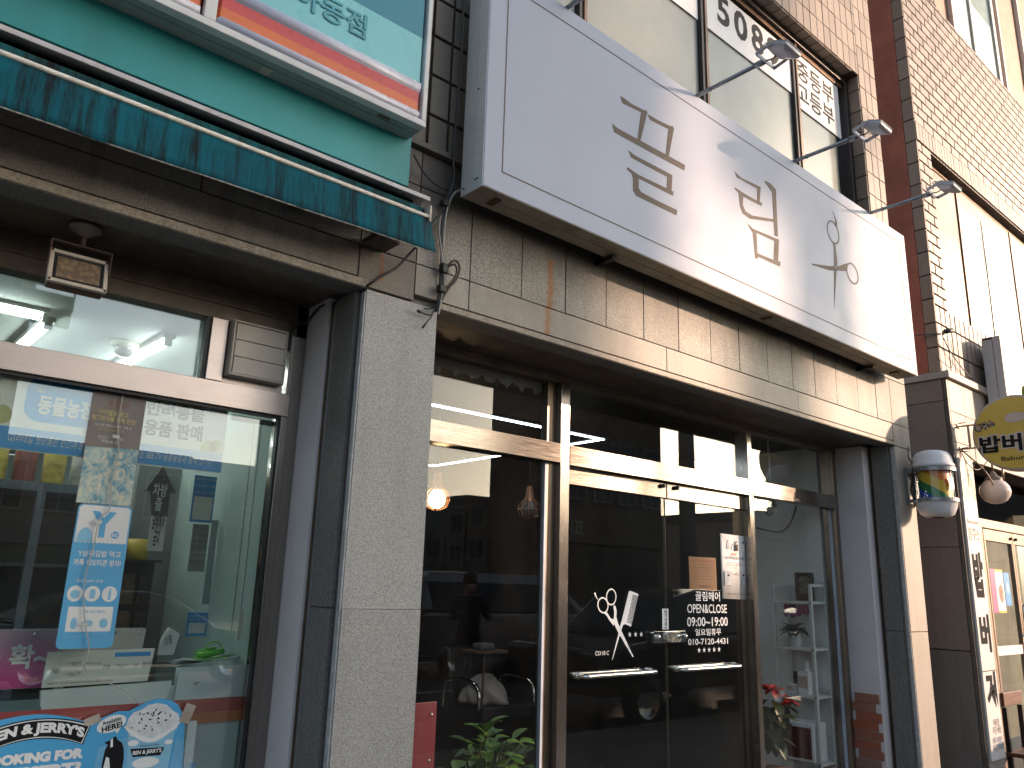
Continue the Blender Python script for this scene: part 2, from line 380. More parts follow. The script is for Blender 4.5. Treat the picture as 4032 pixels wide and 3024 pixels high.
# pillars
slabs("pillar_cladding", gran_pil, [(1.486, 1.832, 1.5, 2.733), (1.486, 1.832, -.004, 1.5)], gap=.0007, bev=.0008)
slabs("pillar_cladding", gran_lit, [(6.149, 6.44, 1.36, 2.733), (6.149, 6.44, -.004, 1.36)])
b = B(); b.box(1.486, 1.83, .032, .52, 0, 2.73); b.fin("pillar_core", gran_dark, A)
b = B(); b.box(6.149, 6.44, .032, .52, 0, 2.73); b.fin("pillar_core", gran_dark, A)
b = B(); b.box(-2.6, 6.44, .031, .12, 2.737, 3.50); b.box(-2.6, 6.44, .12, .52, 2.765, 3.50); b.fin("lintel_core", gran_dark, A)
# thin polished edge strips beside the openings
ctm = plain("pale_corner_trim", (.42, .42, .43), .4, var=.15, vs=30)
for x_ in (1.480, 6.1425): b = B(); b.box(x_, x_ + .0058, .004, .03, 0, 2.72); b.fin("corner_trim", ctm, A)
# reveal slabs facing the camera
def reveal(name, X, y0, y1, z0, z1, mat):
    b = B(); b.box(X - .02, X, y0 + .002, y1, z0, z1); return b.fin(name, mat, A, bevel=.001, bseg=1)
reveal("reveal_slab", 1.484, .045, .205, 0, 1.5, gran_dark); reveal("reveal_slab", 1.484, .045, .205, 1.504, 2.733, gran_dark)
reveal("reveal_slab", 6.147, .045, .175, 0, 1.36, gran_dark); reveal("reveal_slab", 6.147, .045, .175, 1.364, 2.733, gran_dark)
trm = [plain("track_brown", (.22, .17, .12), .45, metal=.5, var=.2), black_gap]
for X, y in ((1.484, .207), (6.147, .177)):
    b = B(); b.box(X - .004, X + .02, y, y + .022, 0, 2.75, 1); b.box(X - .015, X - .008, y + .003, y + .006, 0, 2.72, 0); b.box(X - .03, X - .02, y + .016, y + .02, 0, 2.72, 0); b.fin("shutter_track", trm, A)
b = B(); b.box(1.444, 1.484, .23, .52, 0, 2.745); b.fin("white_jamb_panel", wh_paint, A, bevel=.001)
b = B(); b.box(6.03, 6.147, .20, .43, 0, 2.735); b.fin("white_jamb_panel", wh_paint, A, bevel=.001)
# soffits
b = B(); b.box(-2.6, 1.484, .0, .118, 2.7345, 2.7365); b.box(1.832, 6.147, .0, .10, 2.7345, 2.7365); b.fin("stone_soffit", gran_dark, A)
b = B(); b.box(-2.6, 1.444, .12, .52, 2.742, 2.7645); b.box(1.832, 6.03, .102, .52, 2.742, 2.7645); b.fin("metal_soffit", alu_sill, A, bevel=.002)
# brick slips on the salon jamb (bottom)
b = B(); z = .915
for i, (y0, y1) in enumerate(((.215, .395), (.245, .43), (.205, .395), (.235, .43), (.205, .415), (.23, .43), (.21, .395), (.235, .43), (.205, .41), (.23, .43), (.215, .40), (.235, .43))):
    b.box(6.018, 6.0295, y0 + .0, y1, z - .062 + random.uniform(-.004, .003), z - .002)
    z -= .064
s_ = NT("brick_slip"); s_.col(s_.mix(s_.rand(), (.36, .085, .04), (.26, .15, .11))); s_.rough(.8); s_.bump(s_.noise(60, 6), .8, .004)
b.fin("brick_slips", s_.m, A, bevel=.003)

# tan tiles of building A: left strip, right strip, over the window
def tile_field(name, mat, x0, x1, z0, z1, tw, th, y, parent, holes=(), stagger=False, gap=.006, dep=.012, ox=0.0, oz=0.0):
    b = B(); r = 0; z = z0 + oz
    while z < z1 - .01:
        x = x0 + ox - (tw / 2 if (stagger and r % 2) else 0)
        while x < x1 - .005:
            a, c = max(x, x0), min(x + tw, x1); zz0, zz1 = max(z, z0), min(z + th, z1)
            if c - a > .012 and zz1 - zz0 > .012 and not any(a > h[0] - .01 and c < h[1] + .01 and zz0 > h[2] - .01 and zz1 < h[3] + .01 for h in holes):
                t = random.uniform(-.0012, .0012)
                b.box(a + gap / 2, c - gap / 2, y + t, y + dep, zz0 + gap / 2, zz1 - gap / 2)
            x += tw
        z += th; r += 1
    return b.fin(name, mat, parent, bevel=.0022, bseg=1)
WX0, WX1, WZ0, WZ1 = 1.965, 6.11, 4.0, 5.98
b = B(); b.box(-2.6, WX0, .012, .4, 3.47, 9.0); b.box(WX1, 6.44, .012, .4, 3.47, 9.0); b.box(WX0, WX1, .012, .4, WZ1, 9.0); b.box(WX0, WX1, .012, .4, 3.47, WZ0)
b.fin("wall_backing", mortar, A)
tile_field("tile_cladding", tile_lf, -2.6, WX0, 3.47, 9.0, .1125, .204, 0, A, ox=.05, oz=-.04, gap=.015)
tile_field("tile_cladding", tile_a, WX1, 6.44, 3.47, 9.0, .108, .2045, 0, A, oz=-.04)
tile_field("tile_cladding", tile_a, WX0, WX1, WZ1, 9.0, .108, .2045, 0, A, oz=0)
b = B(); z = WZ0
while z < WZ1 - .02:
    b.box(WX1 - .012, WX1, .006, .10, z + .004, min(z + .204, WZ1) - .004); z += .2045
b.fin("reveal_tiles", tile_dk, A, bevel=.002, bseg=1)
b = B(); x = WX0
while x < WX1 - .12:
    b.box(x + .004, x + .108, .006, .10, WZ1 - .012, WZ1 - .001); x += .112
b.fin("reveal_tiles", tile_dk, A, bevel=.002, bseg=1)

# upper window of building A
def window(name, parent): return bpy.data.objects
yw = .15
b = B(); b.box(WX0, WX1 - .012, .10, .22, 5.925, WZ1 - .012); b.box(WX1 - .06, WX1 - .012, .10, .22, WZ0, 5.925); b.box(WX0, WX1 - .06, .12, .22, WZ0, WZ0 + .06)
b.box(WX0, WX0 + .05, .10, .22, WZ0, 5.925)
uw = b.fin("upper_window", dark_frame, A, bevel=.003)
def sub(b, name, mat, par, **k):
    """part of a part: par is a mesh child of a thing"""
    return b.fin(name, mat, par, **k)
b = B()
for xm, w in ((2.80, .055), (3.998, .058), (5.222, .06)):
    b.box(xm, xm + w * .55, .125, .20, WZ0 + .06, 5.925, 1); b.box(xm + w * .55, xm + w, .115, .20, WZ0 + .06, 5.925, 0)
b.box(WX0 + .05, WX1 - .06, .13, .20, 5.885, 5.925, 0)
sub(b, "mullions", [bronze, dark_frame], uw, bevel=.002)
for x0, x1 in ((2.02, 2.80), (2.855, 3.998), (4.056, 5.222), (5.282, 6.05)):
    b = B(); b.box(x0, x1, yw, yw + .006, WZ0 + .06, 5.885); sub(b, "window_pane", glass_u, uw)
    b = B(); b.box(x0 + .01, min(x1 - .01, 5.93), yw + .0065, yw + .0085, WZ0 + .06, 5.47); sub(b, "window_film", sheet_grey, uw)
b = B(); b.box(2.0, 6.08, .6, .62, 4.0, 6.0); b.fin("room_wall", plain("dim_room", (.10, .085, .07), .8), A)
# second-floor paper banners inside the glass
t = thing("window_banner", "white banner with grey number 5089 stuck along the top of the upstairs window", "banner", (4.64, .165, 5.45))
b = B(); b.box(2.87, 3.985, yw - .006, yw - .003, 5.455, 5.88); b.box(4.066, 5.215, yw - .006, yw - .003, 5.455, 5.85); b.fin("sheet", banner_w, t)
for ch, u0, u1 in (("5", 4.222, 4.378), ("0", 4.434, 4.61), ("8", 4.661, 4.828), ("9", 4.88, 5.056)):
    text("numeral", ch, (u0, u1, 5.575, 5.825), yw - .006, grey_ink, t, bold=.03)
t = thing("window_banner", "white banner with grey Korean school-grade words at the right end of the upstairs window", "banner", (5.64, .165, 5.38))
b = B(); b.box(5.29, 6.0, yw - .006, yw - .003, 5.375, 5.88); b.fin("sheet", banner_w, t)
text("lettering", "중등부", (5.315, 5.905, 5.645, 5.83), yw - .006, grey_ink, t, bold=.02)
text("lettering", "고등부", (5.285, 5.895, 5.435, 5.615), yw - .006, grey_ink, t, bold=.02)

# ================================================================ BUILDING B (right neighbour)
BX = 6.94
Bb = thing("shop_building", "neighbouring tan brick building with an orange-red painted edge, right of the salon", "building", (BX, -0.134, 0))
def slabsB(name, mat, rects, y, th=.03): return slabs(name, mat, rects, y0=y, th=th, parent=Bb)
yB = -.134
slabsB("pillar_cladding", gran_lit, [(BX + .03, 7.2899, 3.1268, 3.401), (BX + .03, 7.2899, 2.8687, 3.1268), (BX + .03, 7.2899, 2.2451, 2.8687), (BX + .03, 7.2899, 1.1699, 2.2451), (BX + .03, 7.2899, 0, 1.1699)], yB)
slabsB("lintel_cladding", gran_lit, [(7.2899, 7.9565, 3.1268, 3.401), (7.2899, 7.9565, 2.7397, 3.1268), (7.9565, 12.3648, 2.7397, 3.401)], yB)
def slabs_x(name, mat, X, rects, parent):
    b = B()
    for (y0, y1, z0, z1) in rects: b.box(X, X + .02, y0 + .002, y1 - .002, z0 + .002, z1 - .002)
    return b.fin(name, mat, parent, bevel=.0015, bseg=1)
slabs_x("side_cladding", gran_shaded, BX, [(yB + .035, .50, 3.2128, 3.401), (yB + .035, .50, 2.7827, 3.2128), (yB + .035, .50, 2.0086, 2.7827), (yB + .035, .50, 1.2129, 2.0086)], Bb)
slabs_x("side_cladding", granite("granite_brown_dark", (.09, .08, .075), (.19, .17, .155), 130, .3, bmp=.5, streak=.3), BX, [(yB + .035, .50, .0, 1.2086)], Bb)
b = B(); b.box(BX + .006, BX + .028, yB + .002, yB + .033, 0, 3.3999); b.fin("corner_bead", plain("dark_corner_bead", (.10, .09, .08), .5, metal=.3, var=.2), Bb)
b = B(); b.box(BX + .02, 7.2899, yB + .03, 0.8444, 0, 3.4063); b.box(7.2899, 12.3648, yB + .03, 0.5218, 2.7397, 3.4063); b.box(BX + .02, 12.3648, .02, 0.8444, 3.4063, 10.0941)
core = b.fin("building_core", mortar, Bb)
yb0 = -.095
b = B(); b.box(BX + .02, 7.247, yb0, .019, 3.4063, 5.664); b.box(7.2475, 12.36, yb0, .019, 3.4063, 4.073); b.box(BX + .02, 12.36, yb0, .019, 5.6645, 7.5995); b.box(BX + .02, 7.86, yb0, .019, 7.6, 10.09)
b.fin("mortar_backing", mortar, Bb)
b = B(); b.box(BX - .02, 7.978, yB - .035, yB + .0, 3.4031, 3.4633); b.box(7.9823, 12.3648, yB - .02, yB + .0, 3.4031, 3.4547); b.box(BX - .02, BX + .019, yB + .001, .50, 3.4031, 3.4633)
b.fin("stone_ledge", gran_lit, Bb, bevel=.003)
yb = -.107
b = B(); b.box(BX, BX + .018, -0.005, 0.50, 3.4655, 10.0941); b.fin("orange_side_panel", orange, Bb)
b = B(); z = 3.466
while z < 10.0: b.box(BX - .002, BX + .018, yb + .002, -0.0093, z + .004, z + .214); z += .2195
b.fin("corner_tiles", tiles_mat("corner_tile_brown", (.25, .17, .125), (.33, .235, .175), .3), Bb, bevel=.002, bseg=1)
W2 = (7.247, 12.36, 4.073, 5.664); W3 = (7.86, 12.36, 7.6, 10.1)
H = [W2, W3]
tile_field("brick_cladding", tile_b, BX + .004, 12.3648, 3.4655, 4.073, 0.1054, 0.2199, yb, Bb, gap=.015, oz=0)
tile_field("brick_cladding", tile_b, BX + .004, 7.2468, 4.073, 5.6643, 0.2107, 0.0995, yb, Bb, stagger=True, gap=.015)
tile_field("brick_cladding", tile_b, BX + .004, 12.3648, 5.8578, 7.5996, 0.2107, 0.0995, yb, Bb, stagger=True, gap=.015)
tile_field("brick_cladding", tile_b, BX + .004, 7.8597, 7.5996, 9.9866, 0.2107, 0.0995, yb, Bb, stagger=True, gap=.015)
tile_field("soldier_course", tile_b, BX + .004, 12.3648, 5.6696, 5.8578, 0.071, 0.1882, yb - .004, Bb, gap=.006)
b = B(); x = W2[0]
while x < 12.3: b.box(x + .004, x + .067, yb + .006, yb + .10, 5.650, 5.662); x += .071
b.fin("window_head_tiles", tile_dk, Bb, bevel=.0015, bseg=1)
brown_in = plain("bronze_infill", (.10, .066, .050), .45, metal=.35, var=.2, vs=2, dirt=.3, dcol=(.08, .05, .03))
b = B(); b.box(7.2475, 8.0, -.020, -.012, 4.074, 5.60); b.fin("infill_panel", brown_in, Bb)
b = B(); b.box(7.248, 12.36, -.028, -.010, 5.61, 5.648); b.box(7.9995, 8.037, -.034, -.008, 4.074, 5.61); b.box(9.494, 9.537, -.034, -.008, 4.074, 5.61)
wf = b.fin("window_frame", bronze, Bb, bevel=.002)
b = B(); b.box(8.038, 9.493, -.024, -.018, 5.46, 5.609); b.box(9.538, 12.36, -.024, -.018, 5.46, 5.609); sub(b, "upper_strip", brown_in, wf)
b = B(); b.box(8.0403, 9.4908, -.022, -.016, 4.074, 5.459); b.box(9.5402, 12.36, -.022, -.016, 4.074, 5.459); sub(b, "white_blind", plain("white_blind", (.38, .37, .36), .5, var=.03), wf)
b = B(); b.tube([(8.655, -.026, 5.455), (8.634, -.028, 5.438), (8.645, -.026, 4.83), (8.634, -.026, 4.18)], .004, 6); sub(b, "blind_cord", cable_m, wf)
b = B(); b.box(7.86, 12.36, -.004, .018, 7.6, 10.08); b.fin("window_infill", plain("peach_infill", (.42, .23, .15), .6, var=.12), Bb)
frw = plain("white_frame", (.55, .52, .48), .4, metal=.3, var=.06)
b = B()
b.box(8.49, 11.83, -.05, -.006, 7.621, 7.664)
for x, w in ((8.49, .045), (9.10, .055), (9.89, .085), (10.13, .045), (11.07, .045)): b.box(x, x + w, -.055, -.006, 7.6645, 10.08)
wf3 = b.fin("window_frame", frw, Bb, bevel=.003)
for x0, x1 in ((8.537, 9.098), (9.157, 9.888)):
    b = B(); b.box(x0, x1, -.040, -.036, 7.666, 10.08); sub(b, "window_pane", glass_u, wf3)
    b = B(); b.box(x0 + .01, x1 - .04, -.032, -.029, 7.666, 8.48); sub(b, "pale_film", plain("mint_film", (.50, .66, .64), .4), wf3)
    b = B(); b.box(x0, x1, -.022, -.018, 8.481, 10.08); sub(b, "green_curtain", plain("green_curtain", (.12, .19, .10), .7, var=.4, vs=4), wf3)

# right shop front (rice-burger shop)
cream_fr = plain("cream_steel_frame", (.36, .27, .20), .4, metal=.35, var=.08, vs=8)
yF = .092
b = B(); b.box(7.2899, 12.3648, 1.167, 1.2207, 0, 2.7397); b.fin("shop_interior_wall", plain("green_interior", (.13, .13, .075), .7, var=.4, vs=1.2), Bb)
b = B(); b.box(7.3114, 12.3648, yB + .05, 1.167, 2.7343, 2.7386); b.fin("shop_ceiling", plain("dark_ceiling", (.05, .04, .03), .8), Bb)
b = B()
b.box(7.6877, 12.3648, yF, yF + .05, 2.2451, 2.3258); b.box(7.849, 8.0317, yF + .0, yF + .05, 0, 2.2451); b.box(7.6877, 7.849, yF + .004, yF + .05, 0, 2.2451); b.box(7.7199, 7.7844, yF, yF + .05, 2.3258, 2.7397)
bf = b.fin("shopfront_frame", cream_fr, Bb, bevel=.004)
b = B(); b.box(7.7844, 12.3648, yF + .02, yF + .026, 2.3258, 2.7397); sub(b, "transom_pane", glass_mat("transom_dark_glass", (.35, .30, .26), .35, .0), bf)
for nm, x0, x1 in (("a", 8.048, 8.779), ("b", 8.790, 9.68)):
    b = B(); b.box(x0, x1, yF + .0, yF + .045, 2.1322, 2.2344); b.box(x0, x0 + .035, yF, yF + .04, .12, 2.1322); b.box(x1 - .035, x1, yF, yF + .04, .12, 2.1322); b.box(x0, x1, yF, yF + .045, .02, .1195)
    dr = b.fin("shop_door", cream_fr, Bb, bevel=.003)
    b = B(); b.box(x0 + .035, x1 - .035, yF + .015, yF + .021, .12, 2.1322); sub(b, "door_glass", glass_u, dr)
    b = B(); b.box(x0 + .035, x1 - .035, yF + .010, yF + .013, 1.1269, 1.2076); sub(b, "white_strip", paper, dr)
    b = B(); b.lathe([(0, -0.0215), (0.014, -0.0215), (0.014, 0)], ((x1 if nm == "a" else x0) + (-.06 if nm == "a" else .06), yF, 2.1806), 14, axis='y'); sub(b, "pivot_cap", rub, dr)
b = B(); b.tube([(8.5478, yF - .05, 1.2989), (8.7091, yF - .055, 1.2989), (8.7468, yF - .055, 1.3312), (8.7468, yF - .055, 1.5462), (8.7091, yF - .055, 1.5785), (8.6769, yF - .055, 1.5462), (8.6769, yF - .055, 1.342)], .013, 10); b.fin("door_handle", chrome, Bb)
for i, (x0, x1, z0, z1, mm, lab) in enumerate(((8.118, 8.236, 1.493, 1.88, pink_p, "pink faded poster leftmost on the right shop's glass door"), (8.24, 8.43, 1.493, 1.88, offw, "yellow-edged poster with a food bowl on the right shop's glass door"), (8.451, 8.591, 1.557, 1.858, blue_p, "small blue poster right of the food poster on the glass door"))):
    t = thing("door_poster", lab, "poster", ((x0 + x1) / 2, yF + .012, z0))
    b = B(); b.box(x0, x1, yF + .0085, yF + .0105, z0, z1); b.fin("sheet", mm, t)
    if i == 1:
        b = B()
        b.box(x0, x1, yF + .007, yF + .0083, z1 - .02, z1); b.box(x0, x1, yF + .007, yF + .0083, z0, z0 + .02); b.fin("yellow_edge", yel_p, t)
        b = B(); b.poly(ell((x0 + x1) / 2 + .01, 1.6645, 0.0538, 0.0806), yF + .008, .001, side=False); b.fin("food_picture", plain("food_brown", (.30, .10, .05), .5, var=.4, vs=40), t)
    if i == 2:
        b = B(); b.poly(ell((x0 + x1) / 2, 1.7183, 0.0376, 0.0538), yF + .008, .001, side=False); b.fin("picture", ltblue, t)

# ================================================================ SALON SIGN
t = thing("shop_sign", "long white salon signboard with taupe Korean lettering and scissors", "shop sign", (4.03, -.14, 3.254))
SX0, SX1, SZ0, SZ1, SY0, SY1 = 1.878, 6.175, 3.254, 4.42, -.216, -.062
b = B(); b.box(SX0 + .004, SX1 - .004, SY0, SY0 + .010, SZ0 + .004, SZ1 - .004); b.fin("sign_face", white_vinyl, t, bevel=.002)
b = B(); b.box(SX0, SX0 + .006, SY0 + .004, SY0 + .074, SZ0, SZ1); b.box(SX0, SX0 + .006, SY0 + .077, SY1, SZ0, SZ1); b.box(SX1 - .006, SX1, SY0 + .004, SY1, SZ0, SZ1); b.box(SX0, SX1, SY0 + .004, SY1, SZ1 - .005, SZ1)
b.fin("side_panels", white_alu, t, bevel=.001)
b = B(); b.box(SX0 + .006, SX1 - .006, SY0 + .004, SY0 + .079, SZ0, SZ0 + .005); b.box(SX0 + .006, SX1 - .006, SY0 + .083, SY1, SZ0, SZ0 + .005)
b.fin("underside", sign_under, t, bevel=.001)
b = B(); b.box(SX0 + .01, SX1 - .01, SY0 + .012, SY1 - .004, SZ0 + .008, SZ1 - .008); b.fin("inner_box", black_gap, t)
for x, z, y in ((SX0 - .001, 3.30, -.18), (SX0 - .001, 3.30, -.165), (SX0 - .001, 3.285, -.085), (SX0 - .001, 3.75, -.16)):
    b = B(); b.lathe([(0, -.003), (.004, -.003), (.005, 0)], (x, y, z), 10, axis='x'); b.fin("rivet", rub, t)
b = B()
for x in (1.99, 4.18, 5.93): b.box(x, x + .035, SY0 + .045, SY0 + .115, SZ0 - .006, SZ0 - .001)
b.fin("rusty_clips", plain("rust_brown", (.12, .055, .03), .8, var=.3, vs=40), t)
e = .006
b = B(); BX0, BX1, BZ0, BZ1 = 1.981, 6.062, 3.354, 4.330
b.box(BX0, BX1, SY0 - .0012, SY0 - .0002, BZ0, BZ0 + e); b.box(BX0, BX1, SY0 - .0012, SY0 - .0002, BZ1 - e, BZ1); b.box(BX0, BX0 + e, SY0 - .0012, SY0 - .0002, BZ0 + e, BZ1 - e); b.box(BX1 - e, BX1, SY0 - .0012, SY0 - .0002, BZ0 + e, BZ1 - e)
b.fin("border_line", taupe, t)
G = [[(2.761,4.103),(2.854,4.095),(2.955,4.103),(2.971,4.111),(2.981,4.103),(2.92,3.902),(2.895,3.903),(2.929,4.079),(2.779,4.066)],
[(2.983,4.093),(3.071,4.094),(3.179,4.105),(3.197,4.113),(3.211,4.104),(3.158,3.906),(3.131,3.904),(3.16,4.078),(3.002,4.066)],
[(2.698,3.909),(2.744,3.901),(3.258,3.913),(3.304,3.912),(3.296,3.877),(2.716,3.867)],
[(2.822,3.808),(2.873,3.8),(3.187,3.806),(3.177,3.707),(3.194,3.709),(3.187,3.682),(2.903,3.677),(2.902,3.622),(2.921,3.606),(3.052,3.604),(3.223,3.609),(3.215,3.575),(2.882,3.57),(2.857,3.591),(2.858,3.66),(2.848,3.684),(2.808,3.694),(2.815,3.708),(2.897,3.698),(3.136,3.707),(3.14,3.778),(2.844,3.775)]]
L2 = [[(3.793,4.067),(3.86,4.049),(4.078,4.068),(4.056,3.958),(4.083,3.96),(4.075,3.936),(3.876,3.929),(3.866,3.87),(3.893,3.837),(3.961,3.833),(4.212,3.893),(4.213,3.875),(3.939,3.803),(3.862,3.811),(3.834,3.853),(3.828,3.936),(3.785,3.948),(3.79,3.958),(3.892,3.953),(4.028,3.955),(4.035,4.041),(3.816,4.035)],
[(4.125,4.131),(4.193,4.137),(4.256,4.117),(4.248,3.785),(4.208,3.781),(4.209,4.082),(4.136,4.117)]]
def hole_poly(b, outer, inner, y, t):
    """outline with one opening, both lists ordered the same way and starting at matching corners"""
    n = len(inner); k = [min(range(len(outer)), key=lambda i: (outer[i][0] - p[0]) ** 2 + (outer[i][1] - p[1]) ** 2) for p in inner]
    vo = [b.b.verts.new((p[0], y - t, p[1])) for p in outer]; vi = [b.b.verts.new((p[0], y - t, p[1])) for p in inner]
    for i in range(n):
        j = (i + 1) % n; a, c = k[i], k[j]; seq = []
        q = a
        while True:
            seq.append(vo[q])
            if q == c: break
            q = (q + 1) % len(outer)
        b.b.faces.new(seq + [vi[j], vi[i]])
b = B()
for q, p in enumerate(G): b.poly(p, SY0 - .0002, .001 + .0002 * (q % 3))
b.fin("korean_letter", taupe, t)
b = B()
for q, p in enumerate(L2): b.poly(p, SY0 - .0002, .001 + .0002 * q)
hole_poly(b, [(3.912,3.762),(3.964,3.746),(4.258,3.769),(4.235,3.618),(4.263,3.618),(4.253,3.585),(4.004,3.575),(3.998,3.557),(3.975,3.557),(3.96,3.721),(3.919,3.749)], [(4.003,3.731),(4.203,3.742),(4.182,3.607),(4.002,3.598)], SY0 - .0002, .0012)
b.fin("korean_letter", taupe, t)
b = B(); yy = SY0 - .0002
ring(b, 4.983, 4.058, .087, .087, .012, yy, .001); ring(b, 5.225, 3.820, .088, .080, .012, yy, .0011)
b.poly([(4.978, 3.975), (5.0, 3.975), (5.012, 3.84), (4.996, 3.79), (4.916, 3.473), (4.958, 3.80), (4.972, 3.88)], yy, .0012)
b.poly([(4.652, 3.725), (4.88, 3.775), (5.02, 3.815), (5.10, 3.853), (5.175, 3.886), (5.155, 3.86), (5.142, 3.815), (5.03, 3.785), (4.9, 3.748), (4.66, 3.717)], yy, .0014)
b.poly([(5.000, 4.135), (5.045, 4.115), (5.050, 4.155), (5.035, 4.185), (5.004, 4.222), (5.026, 4.18), (5.030, 4.15)], yy, .0016)
b.fin("scissors_emblem", taupe, t)
b = B(); b.poly(ell(4.982, 3.797, .006, .006, 12), yy, .002); b.fin("scissors_screw", white_vinyl, t)
# brackets holding the sign to the wall
iron_ = plain("dark_iron", (.05, .042, .038), .6, metal=.5, var=.2)
for x in (2.80, 5.62):
    b = B(); b.box(x, x + .03, SY0 + .09, -.002, SZ0 - .030, SZ0 - .0065); b.box(x, x + .004, SY1 + .002, -.002, SZ0 - .03, SZ0 + .01); b.fin("wall_bracket", iron_, t)

# ---------------------------------------------------------------- four floodlights on arms
head_grey = plain("lamp_head_grey", (.42, .42, .45), .35, metal=.3, var=.05)
lens_m = plain("lamp_glass", (.46, .46, .48), .18, var=.05)
def arm_lamp(x, label):
    t = thing("sign_floodlight", label, "floodlight", (x, SY1 - .02, 4.43), group="floodlights on arms over the salon sign")
    b = B(); b.tube([(x, -.06, 4.425), (x, -.30, 4.424), (x, -.62, 4.420)], .0125, 12); b.fin("arm", galv, t)
    b = B(); b.tube([(x, -.60, 4.420), (x, -.655, 4.420)], .018, 12); b.fin("arm_collar", galv, t)
    b = B(); b.tube([(x, -.30, 4.424), (x, -.315, 4.424)], .0155, 12); b.fin("arm_collar", galv, t)
    hx = .084; a = R(26)                               # the head leans outwards and down
    px, py, pz = x, -.742, 4.438
    M = Matrix.Translation((px, py, pz)) @ Matrix.Rotation(a, 4, 'X')
    L = lambda u, v, w: M @ Vector((u, v, w))
    # U bracket: base bar across the arm end, two side straps up to the pivots
    b = B(); b.box(x - hx - .004, x + hx + .004, -.666, -.660, 4.404, 4.428)
    for s in (-1, 1):
        p0 = Vector((x + s * (hx + .004), -.663, 4.416)); p1 = L(s * (hx + .004), -.005, -.002)
        d = (p1 - p0); Mx = Matrix.Translation((p0 + p1) / 2) @ d.to_track_quat('Y', 'Z').to_matrix().to_4x4(); b.obox(Mx, .004, d.length + .012, .022)
    b.fin("bracket", head_grey, t, bevel=.001)
    # pillow shaped head: front glass looks down at the sign, cooling fins above
    b = B(); rings = []
    for (su, sv, w) in ((.077, .064, .012), (.079, .066, .004), (.079, .066, -.005), (.071, .058, -.014), (.052, .042, -.024), (.02, .02, -.027)):
        rg = []
        for (cx, cy, a0) in ((su, sv, 0), (-su, sv, 90), (-su, -sv, 180), (su, -sv, 270)):
            r = .010
            for k in range(4):
                tt = R(a0 + 30 * k); rg.append(b.b.verts.new(L(cx - math.copysign(r, cx) + r * math.cos(tt), cy - math.copysign(r, cy) - .030 + r * math.sin(tt), w)))
        rings.append(rg)
    for P_, Q_ in zip(rings, rings[1:]):
        for k in range(16): f = b.b.faces.new((P_[k], P_[(k + 1) % 16], Q_[(k + 1) % 16], Q_[k])); f.smooth = True
    b.b.faces.new(rings[0]); b.b.faces.new(rings[-1])
    b.fin("lamp_head", head_grey, t)
    b = B()
    for k in range(12):
        u = -.070 + k * .0127; Mf = M @ Matrix.Translation((u, -.045, .018)); b.obox(Mf, .003, .092, .014)
    b.fin("cooling_fins", head_grey, t)
    b = B(); Mf = M @ Matrix.Translation((0, .016, .020)); b.obox(Mf, .09, .040, .020); b.fin("driver_box", head_grey, t, bevel=.006)
    b = B(); b.tube([(x + .003, -.655, 4.422), (x + .02, -.69, 4.425), (x + .022, -.715, 4.435), (x + .01, -.72, 4.452), (x - .01, -.715, 4.458)], .0045, 8)
    b.tube([(x - .04, -.72, 4.470), (x - .06, -.705, 4.475), (x - .068, -.695, 4.462), (x - .05, -.70, 4.452)], .0035, 8); b.fin("cable", cable_m, t)
    return t
arm_lamp(2.372, "leftmost floodlight arm over the salon sign, its head cut off by the photo's top")
arm_lamp(3.446, "grey floodlight on an arm above the first Korean letter, in front of the number banner")
arm_lamp(4.519, "grey floodlight on an arm in front of the upstairs window's right tile reveal")
arm_lamp(5.608, "rightmost grey floodlight, at the white sign's right end before the brick building")

# ================================================================ CONVENIENCE STORE SIGN
teal_m = plain("teal_fascia_paint", (.025, .29, .30), .45, var=.10, vs=1.5, dirt=.25, dcol=(.03, .10, .09), stretch=(1, 1, .4))
t = thing("shop_sign", "teal and orange striped convenience store signboard in a white frame, top left", "shop sign", (0.4, -.1, 3.424))
GX1, GY0, GY1, GZ0, GZ1 = 1.598, -.18, -.022, 3.424, 4.35
fr = plain("white_sign_frame", (.66, .66, .66), .4, var=.06, vs=8, dirt=.2, dcol=(.3, .28, .24))
b = B(); b.box(-2.6, GX1, GY0, GY0 + .04, GZ0, GZ0 + .028); b.box(GX1 - .022, GX1, GY0, GY0 + .04, GZ0 + .028, GZ1); b.box(.677, .718, GY0, GY0 + .04, GZ0 + .028, GZ1)
b.fin("frame", fr, t, bevel=.003)
b = B(); b.box(-2.6, GX1, GY0 + .041, GY0 + .075, GZ0 + .002, GZ0 + .006); b.box(-2.6, GX1, GY0 + .078, GY1, GZ0 + .002, GZ0 + .006); b.box(GX1 - .005, GX1, GY0 + .041, GY1, GZ0 + .006, GZ1)
b.fin("underside", plain("sign_bottom_grey_green", (.30, .34, .315), .5, var=.1, vs=3, dirt=.2, dcol=(.10, .08, .05)), t, bevel=.001)
b = B(); b.box(-2.6, GX1 - .03, GY0 + .05, GY1 - .005, GZ0 + .01, GZ1); b.fin("inner_box", black_gap, t)
lav = plain("lavender_white_plastic", (.56, .56, .68), .28, var=.02); redp = plain("sign_red", (.60, .075, .07), .3, var=.04); orp = plain("sign_orange", (.70, .17, .045), .3, var=.04)
tea_l = plain("sign_light_teal", (.22, .58, .62), .3, var=.03, vs=2); tea_d = plain("sign_deep_teal", (.035, .23, .31), .3, var=.03, vs=2)
prof = []   # (z, bulge, material): vacuum-formed face with two rounded white ribs
for k in range(7): a_ = math.pi * k / 6; prof.append((3.454 + .034 * (1 - math.cos(a_)) / 2, .016 * math.sin(a_), 0))
prof += [(3.4885, 0, 2), (3.5305, 0, 1), (3.576, 0, 0)]
for k in range(1, 7): a_ = math.pi * k / 6; prof.append((3.578 + .045 * (1 - math.cos(a_)) / 2, .014 * math.sin(a_), 0))
